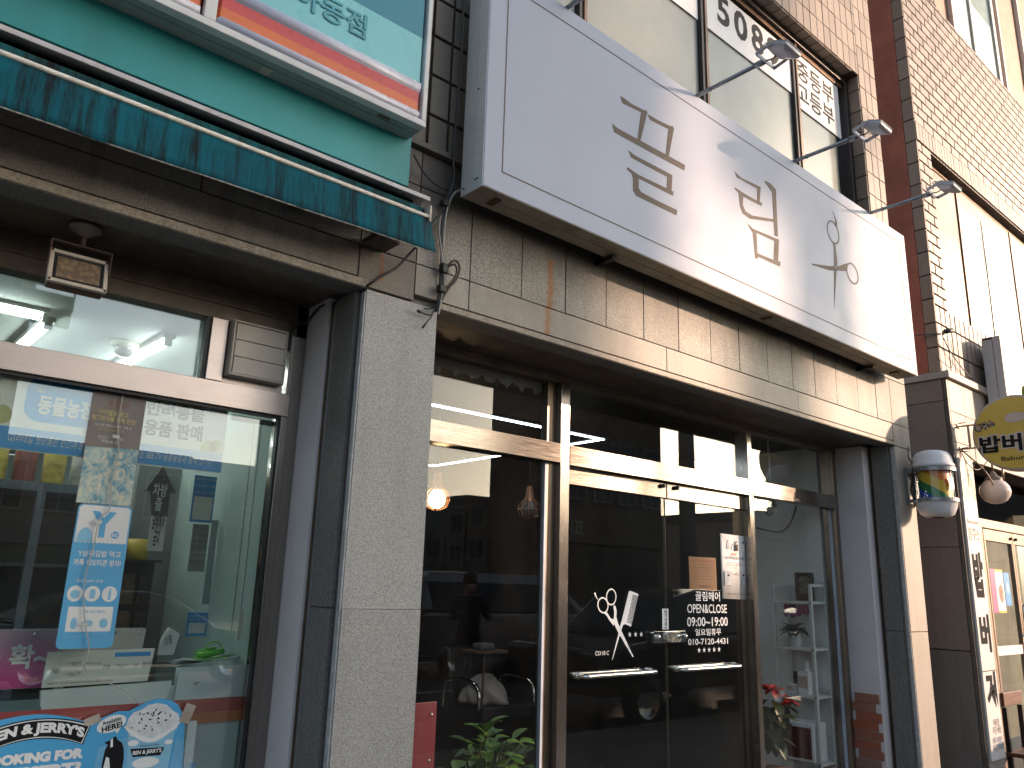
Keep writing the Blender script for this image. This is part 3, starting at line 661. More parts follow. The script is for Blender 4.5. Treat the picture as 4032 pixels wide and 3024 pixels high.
prof += [(3.6235, 0, 3), (3.838, 0, 4), (4.34, 0, 4)]
def gs_face(x0, x1):
    b = B(); vs = []
    for (z, d, mi) in prof:
        k = d * .8
        vs.append([b.b.verts.new((x, GY0 + y, z)) for x, y in ((x0, .036), (x0 + .012 , .012 - d), (x1 - .012, .012 - d), (x1, .036))])
    for i in range(len(prof) - 1):
        for j in range(3):
            f = b.b.faces.new((vs[i][j], vs[i][j + 1], vs[i + 1][j + 1], vs[i + 1][j])); f.material_index = prof[i][2]; f.smooth = prof[i][1] > 0 or prof[i + 1][1] > 0
    return b.fin("sign_face", [lav, redp, orp, tea_l, tea_d], t)
gs_face(.722, 1.573); gs_face(-2.6, .673)
def outlined(body, box):
    text("lettering", body, box, GY0 + .011, plain("letter_teal", (.05, .30, .36), .35), t, bold=.028, depth=.002)
    text("lettering_core", body, (box[0] + .003, box[1] - .003, box[2] + .003, box[3] - .003), GY0 + .009, plain("letter_teal_light", (.10, .40, .47), .35), t, bold=.002, depth=.002)
outlined("하동점", (.985, 1.296, 3.685, 3.80))
b = B(); b.box(.93, .965, GY0 + .078, GY0 + .125, 3.421, 3.4255); 
b.fin("socket_plate", cream_pl, t, bevel=.001)
b = B(); b.box(1.405, 1.455, GY0 + .05, GY0 + .068, 3.418, 3.4255); b.fin("clip", plain("clip_grey", (.25, .2, .16), .5, var=.3), t, bevel=.001)

# ---------------------------------------------------------------- awning with teal fascia
t = thing("shop_awning", "closed teal canvas awning with streaked valance over the convenience store window", "awning", (.2, -.1, 2.88))
b = B(); b.box(-2.6, 1.618, -.045, -.003, 3.215, 3.47); b.fin("fascia_panel", teal_m, t, bevel=.002)
b = B(); b.box(-2.6, 1.64, -.178, -.05, 3.117, 3.122); b.box(-2.6, 1.64, -.184, -.1785, 3.104, 3.122); b.fin("cover_rail", plain("rail_white", (.55, .52, .52), .4, var=.1, vs=12, dirt=.3, dcol=(.22, .12, .07)), t, bevel=.002)
b = B(); b.box(-2.6, 1.60, -.118, -.03, 3.02, 3.116); b.fin("roller_box", black_gap, t)
def canvas(name, dark_amt, base):
    s = NT(name)
    st = s.noise(7, 9, .85, (2.4, 1, .16)); st2 = s.noise(9, 7, .75, (3.2, 1, .25), loc=(5, 2, 1)); sp = s.noise(60, 6, .7)
    sep = s.new("ShaderNodeSeparateXYZ"); s.l.new(s.tc.outputs['Object'], sep.inputs[0])
    f = s.math('ADD', s.ramp(st, .46, .66), s.math('MULTIPLY', s.ramp(st2, .46, .66), .6), True)
    f = s.math('ADD', s.math('MULTIPLY', f, dark_amt), s.math('MULTIPLY', s.ramp(sp, .62, .72), .35), True)
    s.col(s.mix(f, base, (.011, .010, .009))); s.rough(.8); s.p.inputs['Specular IOR Level'].default_value = .15; s.bump(s.noise(9, 4, .5, (2.5, 1, .4)), .3, .01); return s.m
cloth = canvas("teal_canvas", .95, (.005, .105, .145)); cloth2 = canvas("teal_canvas_dirty", 1.0, (.012, .10, .11))
b = B(); n = 60; top = []; bot = []
rows = [(-.186, 3.024), (-.190, 2.985), (-.193, 2.945), (-.196, 2.91), (-.202, 2.880)]
grid = []
for j, (y, z) in enumerate(rows):
    r_ = []
    for i in range(n + 1):
        x = -2.6 + (1.645 + 2.6) * i / n; w = .004 * math.sin(i * 1.3) + .003 * math.sin(i * .53 + 1)
        fl = max(0, (i - n + 3) / 3.0)
        r_.append(b.b.verts.new((x + .02 * fl * j / 4, y + w * j / 4 - .004 * fl * j, z - (.0015 * math.sin(i * .9) + .001 * math.sin(i * 2.1)) * (j == 4) - .022 * min(1, (1.65 - x) / 1.3) * j / 4)))
    grid.append(r_)
for j in range(4):
    for i in range(n): f = b.b.faces.new((grid[j][i], grid[j][i + 1], grid[j + 1][i + 1], grid[j + 1][i])); f.smooth = True
va = b.fin("valance", cloth, t); md = va.modifiers.new("thick", 'SOLIDIFY'); md.thickness = .002
b = B(); b.tube([(-2.6 + (1.645 + 2.6 + .02) * i / 24, -.204, 2.8795 - .001 * math.sin(i * 2.2) - .022 * min(1, (1.665 - (-2.6 + 4.265 * i / 24)) / 1.3)) for i in range(25)], .0028, 6); b.fin("hem", plain("frayed_hem", (.32, .30, .27), .8, var=.4, vs=60), t)
b = B(); b.box(-2.6, 1.628, -.172, -.120, 3.038, 3.078, 0, tap=None); b.fin("rolled_canvas", cloth2, t, bevel=.015, bseg=4)
b = B(); b.tube([(-2.6, -.186, 3.032), (1.638, -.186, 3.032)], .0085, 12); b.fin("front_rod", plain("rod_white", (.62, .60, .56), .35, var=.12, vs=30), t)
b = B(); b.box(1.634, 1.642, -.196, -.130, 3.010, 3.080); b.fin("end_cap", cream_pl, t, bevel=.002)
for x in (1.13,):
    b = B(); b.box(x, x + .05, -.06, -.002, 2.97, 3.01); b.box(x - .01, x + .06, -.010, -.002, 2.95, 3.02); b.fin("wall_hook", plain("hook_grey", (.11, .10, .085), .6, var=.3), t, bevel=.004)
b = B(); b.box(1.44, 1.55, -.12, -.01, 2.905, 2.93); b.fin("arm_bracket", plain("bracket_brown", (.08, .06, .045), .7, var=.3), t, bevel=.003)

# ---------------------------------------------------------------- cables between the two signs
t = thing("cable_bundle", "bundle of black and grey cables hanging down the stone wall between the two signs", "cable", (1.82, -.03, 2.63))
def wob(pts, d=.004): return [(x + random.uniform(-d, d), y + random.uniform(-d, d), z) for x, y, z in pts]
main = [(1.835, -.05, 4.6), (1.845, -.05, 4.0), (1.838, -.045, 3.472), (1.847, -.04, 3.338), (1.822, -.03, 3.219), (1.812, -.025, 3.098), (1.826, -.02, 2.953), (1.826, -.02, 2.829), (1.811, -.02, 2.714)]
def smooth(pts, k=4):
    out = []; n = len(pts)
    for i in range(n - 1):
        p0, p1, p2, p3 = (Vector(pts[max(i - 1, 0)]), Vector(pts[i]), Vector(pts[i + 1]), Vector(pts[min(i + 2, n - 1)]))
        for j in range(k):
            u = j / k; out.append(tuple(.5 * ((2 * p1) + (-p0 + p2) * u + (2 * p0 - 5 * p1 + 4 * p2 - p3) * u * u + (-p0 + 3 * p1 - 3 * p2 + p3) * u ** 3)))
    out.append(tuple(pts[-1])); return out
b = B(); b.tube(smooth(wob(main)), .0055, 8); b.tube(smooth([(x + .008, y - .004, z) for x, y, z in main[3:]]), .005, 8); b.fin("cable", cable_m, t)
b = B(); b.tube(smooth([(1.90, -.05, 3.30), (1.868, -.04, 3.285), (1.84, -.035, 3.23), (1.824, -.032, 3.15), (1.822, -.03, 3.0), (1.836, -.03, 2.86), (1.822, -.03, 2.74), (1.815, -.03, 2.70)]), .0055, 8)
b.tube(smooth([(1.802, -.028, 3.16), (1.796, -.028, 3.08), (1.815, -.03, 2.98), (1.826, -.03, 2.90)]), .005, 8); b.fin("cable", cable_w, t)
b = B(); b.tube(smooth([(1.838, -.035, 2.90), (1.855, -.05, 2.945), (1.882, -.055, 2.953), (1.898, -.055, 2.924), (1.885, -.05, 2.87), (1.855, -.04, 2.825), (1.83, -.03, 2.77)]), .0058, 8)
b.tube(smooth([(1.834, -.03, 2.91), (1.855, -.055, 2.93), (1.872, -.06, 2.930), (1.880, -.06, 2.90), (1.866, -.05, 2.86), (1.838, -.04, 2.82)]), .005, 8); b.fin("cable_loop", plain("brown_cable", (.09, .07, .055), .5), t)
b = B(); b.tube(smooth([(1.631, -.05, 3.369), (1.67, -.04, 3.335), (1.721, -.035, 3.30), (1.78, -.03, 3.283), (1.84, -.03, 3.288), (1.90, -.05, 3.31)]), .004, 8)
b.tube(smooth([(1.805, -.03, 3.165), (1.748, -.03, 3.077), (1.72, -.06, 3.04)]), .005, 8)
b.tube(smooth([(1.70, -.10, 2.99), (1.66, -.05, 2.94), (1.60, -.03, 2.85), (1.53, -.03, 2.79), (1.484, -.012, 2.745), (1.474, .10, 2.725), (1.465, .22, 2.725), (1.438, .30, 2.72), (1.432, .39, 2.68), (1.36, .37, 2.62), (1.345, .36, 2.52)]), .0055, 8)
b.fin("cable", cable_m, t)
for z, h, x in ((3.20, .03, 1.817), (2.89, .045, 1.832), (2.80, .035, 1.824)):
    b = B(); b.box(x - .016, x + .018, -.045, -.012, z, z + h); b.fin("tape", rub, t, bevel=.006)
b = B(); b.tube(smooth([(1.806, -.02, 2.725), (1.785, -.02, 2.693), (1.75, -.02, 2.690), (1.72, -.02, 2.694)]), .0035, 7); b.tube(smooth([(1.81, -.02, 2.74), (1.785, -.018, 2.72), (1.755, -.015, 2.715)]), .003, 7)
b.tube(smooth([(1.80, -.02, 2.72), (1.785, -.02, 2.68), (1.773, -.02, 2.665), (1.748, -.02, 2.628)]), .003, 7); b.tube([(1.765, -.02, 2.652), (1.748, -.02, 2.628)], .005, 7); b.tube([(1.735, -.02, 2.691), (1.718, -.02, 2.695)], .0065, 7); b.fin("cut_ends", rub, t)

# ================================================================ CONVENIENCE STORE FRONT
yf, yg = .40, .45
b = B()
b.box(-2.6, 1.39, yf, yf + .09, 2.25, 2.345)                       # transom rail
sf = b.fin("store_window_frame", ss_lt, A, bevel=.002)
b = B(); b.box(-2.6, 1.444, yf + .012, yf + .09, 2.60, 2.742); b.box(-2.6, 1.444, yf + .004, yf + .03, 2.66, 2.668)
sub(b, "head_rail", alu_sill, sf, bevel=.002)
b = B(); b.box(1.035, 1.10, yf + .0, yf + .09, 2.346, 2.60); b.box(1.10, 1.36, yf + .02, yf + .03, 2.346, 2.60); sub(b, "vent_panel", ss_lt, sf, bevel=.002)
b = B(); b.box(1.362, 1.392, yf + .002, yf + .09, -.0, 2.249); b.box(1.372, 1.392, yf + .002, yf + .09, 2.346, 2.60); b.box(1.395, 1.443, yf + .012, yf + .09, 0, 2.742); sub(b, "side_post", ss_v, sf, bevel=.002)
b = B(); b.box(1.355, 1.361, yf + .012, yf + .04, 0, 2.249); b.box(1.018, 1.034, yf + .01, yf + .05, 2.346, 2.60); b.box(-2.6, 1.354, yf + .012, yf + .03, 2.238, 2.249); sub(b, "gasket", rub, sf)
b = B(); b.box(-2.6, 1.355, yf, yf + .09, 0, .12); sub(b, "sill_rail", ss_h, sf)
b = B(); b.box(-2.6, 1.358, yg, yg + .006, .12, 2.244); sub(b, "window_pane", glass_l, sf)
b = B(); b.box(-2.6, 1.018, yg, yg + .006, 2.346, 2.60); sub(b, "window_pane", glass_l, sf)
# exhaust fan cover
t = thing("exhaust_vent", "square cream exhaust fan cover with three flaps at the store window's top corner", "vent", (1.225, .39, 2.37))
b = B(); b.box(1.108, 1.345, .372, .418, 2.372, 2.602); b.fin("housing", cream_pl, t, bevel=.004)
b = B()
for k in range(3):
    z0 = 2.383 + k * .069; b.box(1.122, 1.331, .362, .371, z0, z0 + .065, rot=Matrix.Rotation(R(4), 3, 'X'))
b.fin("flaps", plain("flap_cream", (.62, .54, .46), .4, var=.06, dirt=.2, dcol=(.25, .18, .12)), t, bevel=.0015)
b = B(); b.box(1.112, 1.34, .364, .3715, 2.374, 2.382); b.box(1.112, 1.34, .364, .3715, 2.591, 2.599); b.box(1.111, 1.119, .364, .3715, 2.3825, 2.5905); b.box(1.333, 1.341, .364, .3715, 2.3825, 2.5905); b.fin("rim", cream_pl, t, bevel=.001)
# hanging floodlight under the soffit
t = thing("wall_floodlight", "old square floodlight with cream rim hanging under the store soffit", "floodlight", (.50, .17, 2.735))
b = B(); b.lathe([(0, 0), (.052, 0), (.050, -.010), (.018, -.030), (.012, -.034), (0, -.034)], (.505, .20, 2.738), 24); b.fin("ceiling_mount", plain("mount_dusty", (.24, .215, .18), .6, var=.2), t)
b = B(); b.tube([(.505, .20, 2.71), (.505, .20, 2.672)], .009, 10); b.box(.413, .597, .19, .215, 2.665, 2.669); b.box(.411, .415, .19, .215, 2.58, 2.669); b.box(.595, .599, .19, .215, 2.58, 2.669); b.fin("yoke", plain("yoke_brown", (.10, .06, .045), .7, var=.3), t, bevel=.001)
M = Matrix.Translation((.505, .195, 2.578)) @ Matrix.Rotation(R(-16), 4, 'X')
b = B(); b.obox(M @ Matrix.Translation((0, .030, 0)), .172, .045, .122); b.fin("body", plain("body_brown", (.14, .085, .06), .7, var=.3), t, bevel=.006)
b = B()
for (x, z, sx, sz) in ((0, .0575, .180, .013), (0, -.0575, .180, .013), (-.0835, 0, .013, .102), (.0835, 0, .013, .102)): b.obox(M @ Matrix.Translation((x, .001, z)), sx, .014, sz)
b.fin("front_rim", cream_pl, t, bevel=.002)
b = B(); b.obox(M @ Matrix.Translation((0, .004, 0)), .152, .004, .100); b.fin("seal", rub, t)
s_ = NT("led_lens"); v_ = s_.new("ShaderNodeTexVoronoi"); v_.inputs['Scale'].default_value = 55; s_.l.new(s_.tc.outputs['Object'], v_.inputs['Vector'])
s_.col(s_.mix(s_.ramp(v_.outputs[0], .1, .6), (.34, .24, .14), (.17, .12, .08))); s_.rough(.35)
b = B(); b.obox(M @ Matrix.Translation((0, .0, 0)), .132, .004, .082); b.fin("led_lens", s_.m, t, bevel=.002)
for sx in (-1, 1):
    for sz in (-1, 1):
        p = M @ Vector((sx * .0835, -.0065, sz * .0575)); b = B(); b.lathe([(0, -.002), (.004, -.002), (.004, .001)], p, 10, axis='y'); b.fin("screw", plain("rusty_screw", (.07, .04, .03), .7), t)

# ---- prints on the store glass
def sheet_thing(name, label, cat, x0, x1, z0, z1, y, m_, r=0, th=.0012):
    t = thing(name, label, cat, ((x0 + x1) / 2, y, z0)); b = B()
    b.poly(rrect(x0, x1, z0, z1, r) if r else [(x0, z0), (x1, z0), (x1, z1), (x0, z1)], y, th); b.fin("sheet", m_, t); return t
yo = yg - .001
t = sheet_thing("window_poster", "tall blue and white phone-offer sticker with a big Y on the store window", "poster", .675, .853, 1.350, 1.835, yo, midblue, .016)
b = B(); wav = [(.680 + .168 * k / 40, 1.703 + .0022 * math.cos(k * math.pi / 1.6)) for k in range(41)]
b.poly([(.680, 1.822), (.680, 1.703)] + wav[1:] + [(.848, 1.822), (.838, 1.831), (.690, 1.831)], yo - .0013, .0006, side=False); b.fin("white_top", offw, t)
text("letter", "Y", (.722, .802, 1.722, 1.812), yo - .002, midblue, t, bold=.05)
b = B(); b.poly(ell(.807, 1.733, .013, .013, 24), yo - .0021, .0004, side=False); b.fin("logo_disc", midblue, t)
text("logo_text", "kt", (.798, .816, 1.726, 1.741), yo - .0028, offw, t, bold=.02)
b = B(); b.poly([(.684, 1.705)] + [(.684 + .052 * k / 12, 1.718 + .036 * math.sin(math.pi * k / 12) ** .6) for k in range(1, 12)] + [(.736, 1.705)], yo - .0021, .0004, side=False); b.fin("pale_shape", ltblue, t)
text("lettering", "Y삼각김밥 먹고", (.697, .836, 1.655, 1.677), yo - .0015, offw, t, bold=.02)
text("lettering", "카톡 이모티콘 받자!", (.688, .840, 1.624, 1.646), yo - .0015, offw, t, bold=.02)
text("lettering", "경품 100% 당첨", (.705, .79, 1.568, 1.578), yo - .0015, offw, t)
b = B()
for i, cx in enumerate((.708, .763, .818)): b.poly(ell(cx, 1.530, .0245, .0265, 28), yo - .0014, .0005, side=False)
b.fin("white_discs", offw, t)
b = B(); b.poly(ell(.708, 1.528, .014, .015, 20), yo - .002, .0004, side=False); b.poly([(.755, 1.515), (.771, 1.515), (.773, 1.535), (.769, 1.546), (.757, 1.546), (.753, 1.535)], yo - .002, .0004, side=False); b.poly([(.814, 1.51), (.823, 1.51), (.823, 1.538), (.820, 1.55), (.817, 1.55), (.814, 1.538)], yo - .002, .0004, side=False); b.fin("small_pictures", ltblue, t)
b = B(); b.poly(rrect(.695, .838, 1.405, 1.487, .004), yo - .0014, .0005, side=False); b.fin("white_panel", offw, t)
text("lettering", "라-라-랜드", (.745, .815, 1.466, 1.476), yo - .0022, ltblue, t, bold=.01)
b = B()
for cx, rx, rz in ((.718, .010, .019), (.762, .017, .011), (.812, .014, .016)): b.poly(ell(cx, 1.432, rx, rz, 18), yo - .0022, .0003, side=False)
b.fin("small_pictures", ltblue, t)
text("small_print", "이벤트 기간 및 자세한 내용은 매장 안내문을 확인하세요", (.69, .835, 1.385, 1.395), yo - .0015, ltblue, t)

t = sheet_thing("window_poster", "tall game poster, dark brown above pale teal, above the blue sticker", "poster", .664, .846, 1.836, 2.236, yo, plain("poster_brown", (.21, .175, .15), .35, var=.12, vs=5))
s_ = NT("poster_teal_art"); n1 = s_.noise(9, 3, .6, dist=2.0); n2 = s_.noise(16, 4, .6, dist=3.0, loc=(3, 3, 3))
s_.col(s_.mix(s_.ramp(n2, .45, .62), s_.mix(s_.ramp(n1, .35, .6), (.07, .26, .36), (.42, .55, .50)), (.62, .60, .46))); s_.rough(.4)
b = B(); b.poly([(.666, 1.838), (.844, 1.838), (.844, 2.045), (.666, 2.035)], yo - .0013, .0004, side=False); b.fin("teal_picture", s_.m, t)
gold = plain("gold_ink", (.62, .52, .24), .5)
text("lettering", "아이템을 받고", (.690, .792, 2.155, 2.176), yo - .0016, gold, t, bold=.02)
text("lettering", "링그릿사를 향해 전진!", (.672, .822, 2.133, 2.153), yo - .0016, gold, t, bold=.02)
text("lettering", "지금 랑그릿사도시락 구매 시", (.683, .808, 2.113, 2.124), yo - .0016, offw, t)
text("lettering", "아이템 100% 증정!", (.700, .785, 2.098, 2.109), yo - .0016, gold, t)
text("lettering", "쿠폰 번호 등록하기 위하여\n아이템 100% 증정", (.70, .785, 2.055, 2.080), yo - .0016, offw, t)
text("title", "랑그릿사", (.722, .79, 2.19, 2.212), yo - .0016, plain("dull_red_ink", (.38, .13, .11), .5), t, bold=.015)

t = sheet_thing("window_poster", "wide blue and white pet-products banner stuck inside the store window", "banner", -1.2, 1.163, 1.995, 2.246, yg + .012, offw, .006)
b = B(); b.box(-1.2, 1.161, yg + .0085, yg + .0105, 1.998, 2.072); b.poly(rrect(.46, .70, 2.10, 2.26, .05, 8), yg + .011, .0006, side=False); b.fin("blue_areas", blue_p, t)
text("lettering", "GS리테일 펫상품은 인간과 동물이", (.43, .70, 2.022, 2.052), yg + .0085, offw, t, shear=.2)
text("lettering", "교감하는 SBS TV 동물농장과 함께 합니다.", (.80, 1.125, 2.018, 2.048), yg + .0085, offw, t, shear=.2)
text("lettering", "동물농장", (.50, .68, 2.128, 2.196), yg + .0100, offw, t, bold=.035)
text("lettering", "SBS", (.49, .515, 2.203, 2.215), yg + .0100, offw, t, bold=.02)
text("lettering", "용품 판매", (.855, 1.072, 2.106, 2.168), yg + .0105, grey_ink, t, bold=.03)
text("lettering", "반려동물", (.855, 1.072, 2.182, 2.24), yg + .0105, grey_ink, t, bold=.03)
b = B()
for cx, cz, r in ((1.10, 2.085, .03), (1.13, 2.10, .022), (.34, 2.15, .05), (.40, 2.11, .03)): b.poly(ell(cx, cz, r, r * 1.1, 20), yg + .0105, .0004, side=False)
b.fin("yellow_blobs", plain("pale_yellow_green", (.55, .55, .25), .5), t)

# ice cream board standing against the glass (outside)
yc = yg - .012
def cup_out():
    pts = [(-.3, .85), (.30, .85), (1.142, .85), (1.140, .96), (1.132, 1.08), (1.122, 1.115)]
    pts += [(1.10, 1.150), (1.07, 1.168), (1.034, 1.175), (.995, 1.168), (.955, 1.150), (.935, 1.140), (.90, 1.142), (.85, 1.124), (.818, 1.112)]
    pts += [(.80 - .62 * k / 16, 1.116 + .034 * math.sin(math.pi * min(1, k / 9.0) ** .9) - .03 * max(0, k - 9) / 7) for k in range(17)] + [(-.3, 1.0)]
    return pts
t = thing("display_board", "blue die-cut ice cream advertising board taped to the bottom of the store window", "advertising board", (.7, yc, .85))
b = B(); b.poly(cup_out(), yc, .004); b.fin("board", plain("board_blue", (.07, .38, .68), .4, var=.03), t)
yl = yc - .0045
def arcband(x0, x1, zc, sag, h, y, n=24):
    up = [(x0 + (x1 - x0) * k / n, zc + h / 2 - sag * ((2 * k / n - 1) ** 2)) for k in range(n + 1)]
    dn = [(x0 + .016 + (x1 - x0 - .032) * k / n, zc - h / 2 - sag * ((2 * k / n - 1) ** 2)) for k in range(n + 1)]
    return up + dn[::-1]
wht = plain("print_white", (.82, .82, .80), .45, var=.02); blk = plain("print_black", (.012, .012, .014), .6, spec=.15)
for i, (q_, h, m_) in enumerate(((0, .062, blk), (.004, .055, wht), (.007, .049, blk))): b = B(); b.poly(arcband(.505 + q_, .818 - q_, 1.106, .030, h, yl), yl - i * .0006, .0004, side=False); b.fin("brand_band", m_, t)
text("lettering", "BEN & JERRY'S", (.520, .800, 1.085, 1.126), yl - .0026, wht, t, bold=.055, arc=.027)
text("lettering", "LOOKING FOR", (.515, .808, 1.004, 1.036), yl - .001, wht, t, bold=.07)
text("lettering", "DESSERT?", (.555, .806, .955, .995), yl - .001, wht, t, bold=.07)
b = B(); b.poly(ell(.883, 1.103, .047, .026, 28, R(16)), yl, .0006, side=False); b.poly([(.895, 1.083), (.915, 1.092), (.905, 1.070)], yl - .0002, .0006, side=False); b.fin("speech_bubble", wht, t)
text("lettering", "Available", (.852, .912, 1.106, 1.120), yl - .0012, blk, t, roll=R(13), bold=.005)
text("lettering", "HERE!", (.853, .918, 1.084, 1.103), yl - .0012, blk, t, roll=R(13), bold=.03)
cream_w = plain("ice_cream_print", (.70, .72, .73), .5, var=.12, vs=28)
b = B(); b.poly([(.928, 1.085), (.935, 1.115), (.950, 1.135), (.975, 1.142), (.995, 1.156), (1.028, 1.160), (1.06, 1.152), (1.085, 1.130), (1.105, 1.118), (1.112, 1.095), (1.105, 1.070), (1.06, 1.050), (1.0, 1.048), (.95, 1.058)], yl, .0008, side=False); b.fin("ice_cream", cream_w, t)
b = B(); b.poly([(.924, 1.093)] + [(.926 + .188 * k / 16, 1.090 - .056 * math.sin(math.pi * k / 16) - .002) for k in range(17)] + [(1.116, 1.096)] + [(1.108 - .176 * k / 16, 1.090 - .043 * math.sin(math.pi * k / 16)) for k in range(17)], yl - .0008, .0005, side=False); b.fin("cup_rim", wht, t)
b = B(); b.poly([(.940, 1.064), (1.100, 1.066), (1.085, .86), (.965, .86)], yl - .0002, .0005, side=False); b.fin("cup_print", ltblue, t)
b = B(); b.poly([(1.105, 1.04), (1.139, 1.02), (1.139, .86), (1.09, .86)], yl - .0002, .0005, side=False); ray_ = plain("ray_blue", (.17, .46, .72), .45); b.fin("pale_ray", ray_, t)
b = B(); b.poly([(.85, 1.03), (.955, 1.06), (.955, .86), (.84, .86)], yl - .0001, .0003, side=False); b.fin("pale_ray", ray_, t)
b = B()
for k in range(26):
    a_ = random.uniform(0, 6.28); q = random.uniform(.15, .95); cx, cz = 1.02 + .080 * q * math.cos(a_), 1.100 + .040 * q * math.sin(a_)
    b.poly(ell(cx, cz, random.uniform(.002, .008), random.uniform(.0015, .004), 5, a_ * 3), yl - .0012, .0004, side=False)
b.fin("chocolate_bits", blk, t)
b = B(); b.poly([(.955, 1.017), (1.068, 1.012), (1.066, 1.002), (1.058, .987), (.965, .990), (.960, 1.003)], yl - .0012, .0005, side=False); b.fin("brand_band", blk, t)
text("lettering", "BEN & JERRY'S", (.964, 1.060, .993, 1.010), yl - .002, wht, t, bold=.03)
text("lettering", "Vermont's Finest", (.985, 1.05, 1.020, 1.028), yl - .0014, blk, t)
b = B(); b.poly(ell(1.012, .968, .045, .017, 20), yl - .0012, .0004, side=False); b.poly(ell(.962, 1.035, .018, .010, 16), yl - .0012, .0004, side=False); b.poly(ell(1.082, 1.028, .014, .008, 16), yl - .0013, .0004, side=False); b.fin("cloud_print", wht, t)
b = B(); b.poly([(.868, 1.045), (.882, 1.050), (.893, 1.058), (.902, 1.063), (.910, 1.050), (.925, 1.040), (.934, 1.018), (.938, .99), (.935, .86), (.872, .86), (.870, .98), (.873, 1.02), (.880, 1.038)], yl - .0004, .0005, side=False); b.fin("cow_patch", blk, t)
b = B(); b.poly([(.887, 1.052), (.893, 1.058), (.897, 1.03), (.889, 1.028)], yl - .0012, .0004, side=False); b.poly([(.880, 1.0), (.890, .995), (.898, .96), (.90, .86), (.878, .86), (.875, .96)], yl - .0012, .0004, side=False); b.fin("cow_white", wht, t)
tape_m = plain("clear_tape", (.55, .46, .38), .2, var=.2)
b = B(); b.box(1.118, 1.155, yc - .006, yc - .0045, 1.085, 1.15, rot=Matrix.Rotation(R(20), 3, 'Y')); b.fin("tape", tape_m, t); b = B(); b.box(.795, .845, yc - .006, yc - .0045, 1.105, 1.132, rot=Matrix.Rotation(R(-20), 3, 'Y')); b.fin("tape", tape_m, t)
b = B(); b.box(1.146, 1.178, yc + .002, yc + .003, .84, 1.09); b.fin("postbox_tape", plain("pale_tape", (.48, .56, .55), .3), t)
text("lettering", "post\nbox", (1.149, 1.176, .90, .965), yc + .0018, blue_p, t, roll=R(-88))

t = thing("cable", "thin cream cable taped down the store glass across the tall blue sticker", "cable", (.76, .43, 1.16))
b = B(); b.tube(smooth([(.759, .432, 2.235), (.758, .434, 2.127), (.774, .432, 2.02), (.766, .434, 1.911), (.772, .434, 1.821), (.745, .432, 1.785), (.741, .434, 1.70), (.729, .434, 1.59), (.738, .434, 1.496), (.753, .434, 1.427), (.776, .432, 1.349), (.770, .432, 1.301), (.791, .432, 1.265), (.856, .43, 1.235), (.92, .428, 1.20), (.966, .428, 1.160)]), .0022, 6); b.fin("cable_run", plain("cream_cable", (.50, .47, .42), .5), t)
b = B()
for x, z in ((.757, 2.08), (.742, 1.775), (.75, 1.43)): b.box(x - .012, x + .012, .4305, .4312, z - .006, z + .006)
b.fin("tape_piece", plain("tape_pale", (.55, .55, .52), .3), t)
# things propped just behind the glass
yi = .56
def dcard(name, label, cat, pts, y, m_, th=.006):
    t = thing(name, label, cat, (sum(p[0] for p in pts) / len(pts), y, min(p[1] for p in pts))); b = B(); b.poly(pts, y, th); b.fin("board", m_, t, bevel=.0008); return t
t = dcard("cardboard_sign", "white instruction card with a small blue box, propped behind the store glass", "card", [(.676, 1.216), (1.02, 1.222), (1.032, 1.336), (.677, 1.331)], yi, offw)
b = B(); b.box(.895, 1.018, yi - .0075, yi - .0065, 1.310, 1.325); b.fin("blue_box", blue_p, t)
for bx_, s_t in (((.70, .73, 1.262, 1.275), "사이트\n접속"), ((.745, .79, 1.285, 1.298), "유심일련번호\n입력"), ((.745, .79, 1.248, 1.262), "\"전화로 신청\n선택"), ((.80, .85, 1.287, 1.294), "개인정보 입력"), ((.86, .885, 1.27, 1.284), "개통\n완료"), ((.905, .94, 1.272, 1.285), "불량 교환\n접수"), ((.96, .98, 1.272, 1.285), "새 유심\n교환"), ((.995, 1.022, 1.270, 1.290), "불량유심\n반품신청"), ((.69, .90, 1.226, 1.233), "구매하신 유심을 개통하려면 홈페이지에 접속하세요")):
    text("small_print", s_t, bx_, yi - .0064, grey_ink, t)
dcard("plastic_tray", "white plastic tray with rounded lower corners leaning behind the glass, below the card", "tray", [(.675, 1.208), (1.108, 1.218), (1.104, 1.185), (1.085, 1.145), (1.04, 1.128), (.76, 1.118), (.70, 1.125), (.68, 1.16)], yi + .01, plain("tray_white", (.76, .80, .80), .35, var=.03), .02)
t = dcard("counter_board", "long grey and pink plastic board with white Korean letters behind the store glass", "board", [(-1.5, 1.21), (.70, 1.21), (1.0, 1.22), (1.01, 1.40), (1.002, 1.405), (-1.5, 1.405)], yi + .06, plain("board_grey", (.50, .47, .46), .4, var=.04))
s_ = NT("pink_gradient_print"); sp_ = s_.new("ShaderNodeSeparateXYZ"); s_.l.new(s_.tc.outputs['Object'], sp_.inputs[0])
s_.col(s_.mix(s_.math('MULTIPLY', s_.math('SUBTRACT', .19, sp_.outputs[2]), 6.5, True), (.50, .36, .42), (.66, .08, .32))); s_.rough(.4)
b = B(); b.box(-1.4, .72, yi + .052, yi + .0535, 1.212, 1.404); b.fin("pink_print", s_.m, t)
text("lettering", "를 확~", (.475, .70, 1.275, 1.355), yi + .0515, offw, t, bold=.03)
b = B()
for x in (.53, .64, .90, .985): b.lathe([(0, -.008), (.006, -.006), (.008, 0)], (x, yi + .0535, 1.388), 12, axis='y')
b.fin("rivets", chrome, t)
t = thing("checkout_counter", "white counter with a red and orange band inside the store, behind the ice cream board", "counter", (.6, .8, 0))
b = B(); b.box(1.10, 1.385, .55, 1.1, .0, 1.135); b.box(1.115, 1.385, .546, .549, 1.137, 1.265); b.fin("cabinet", plain("counter_white", (.72, .80, .80), .4, var=.04), t, bevel=.004)
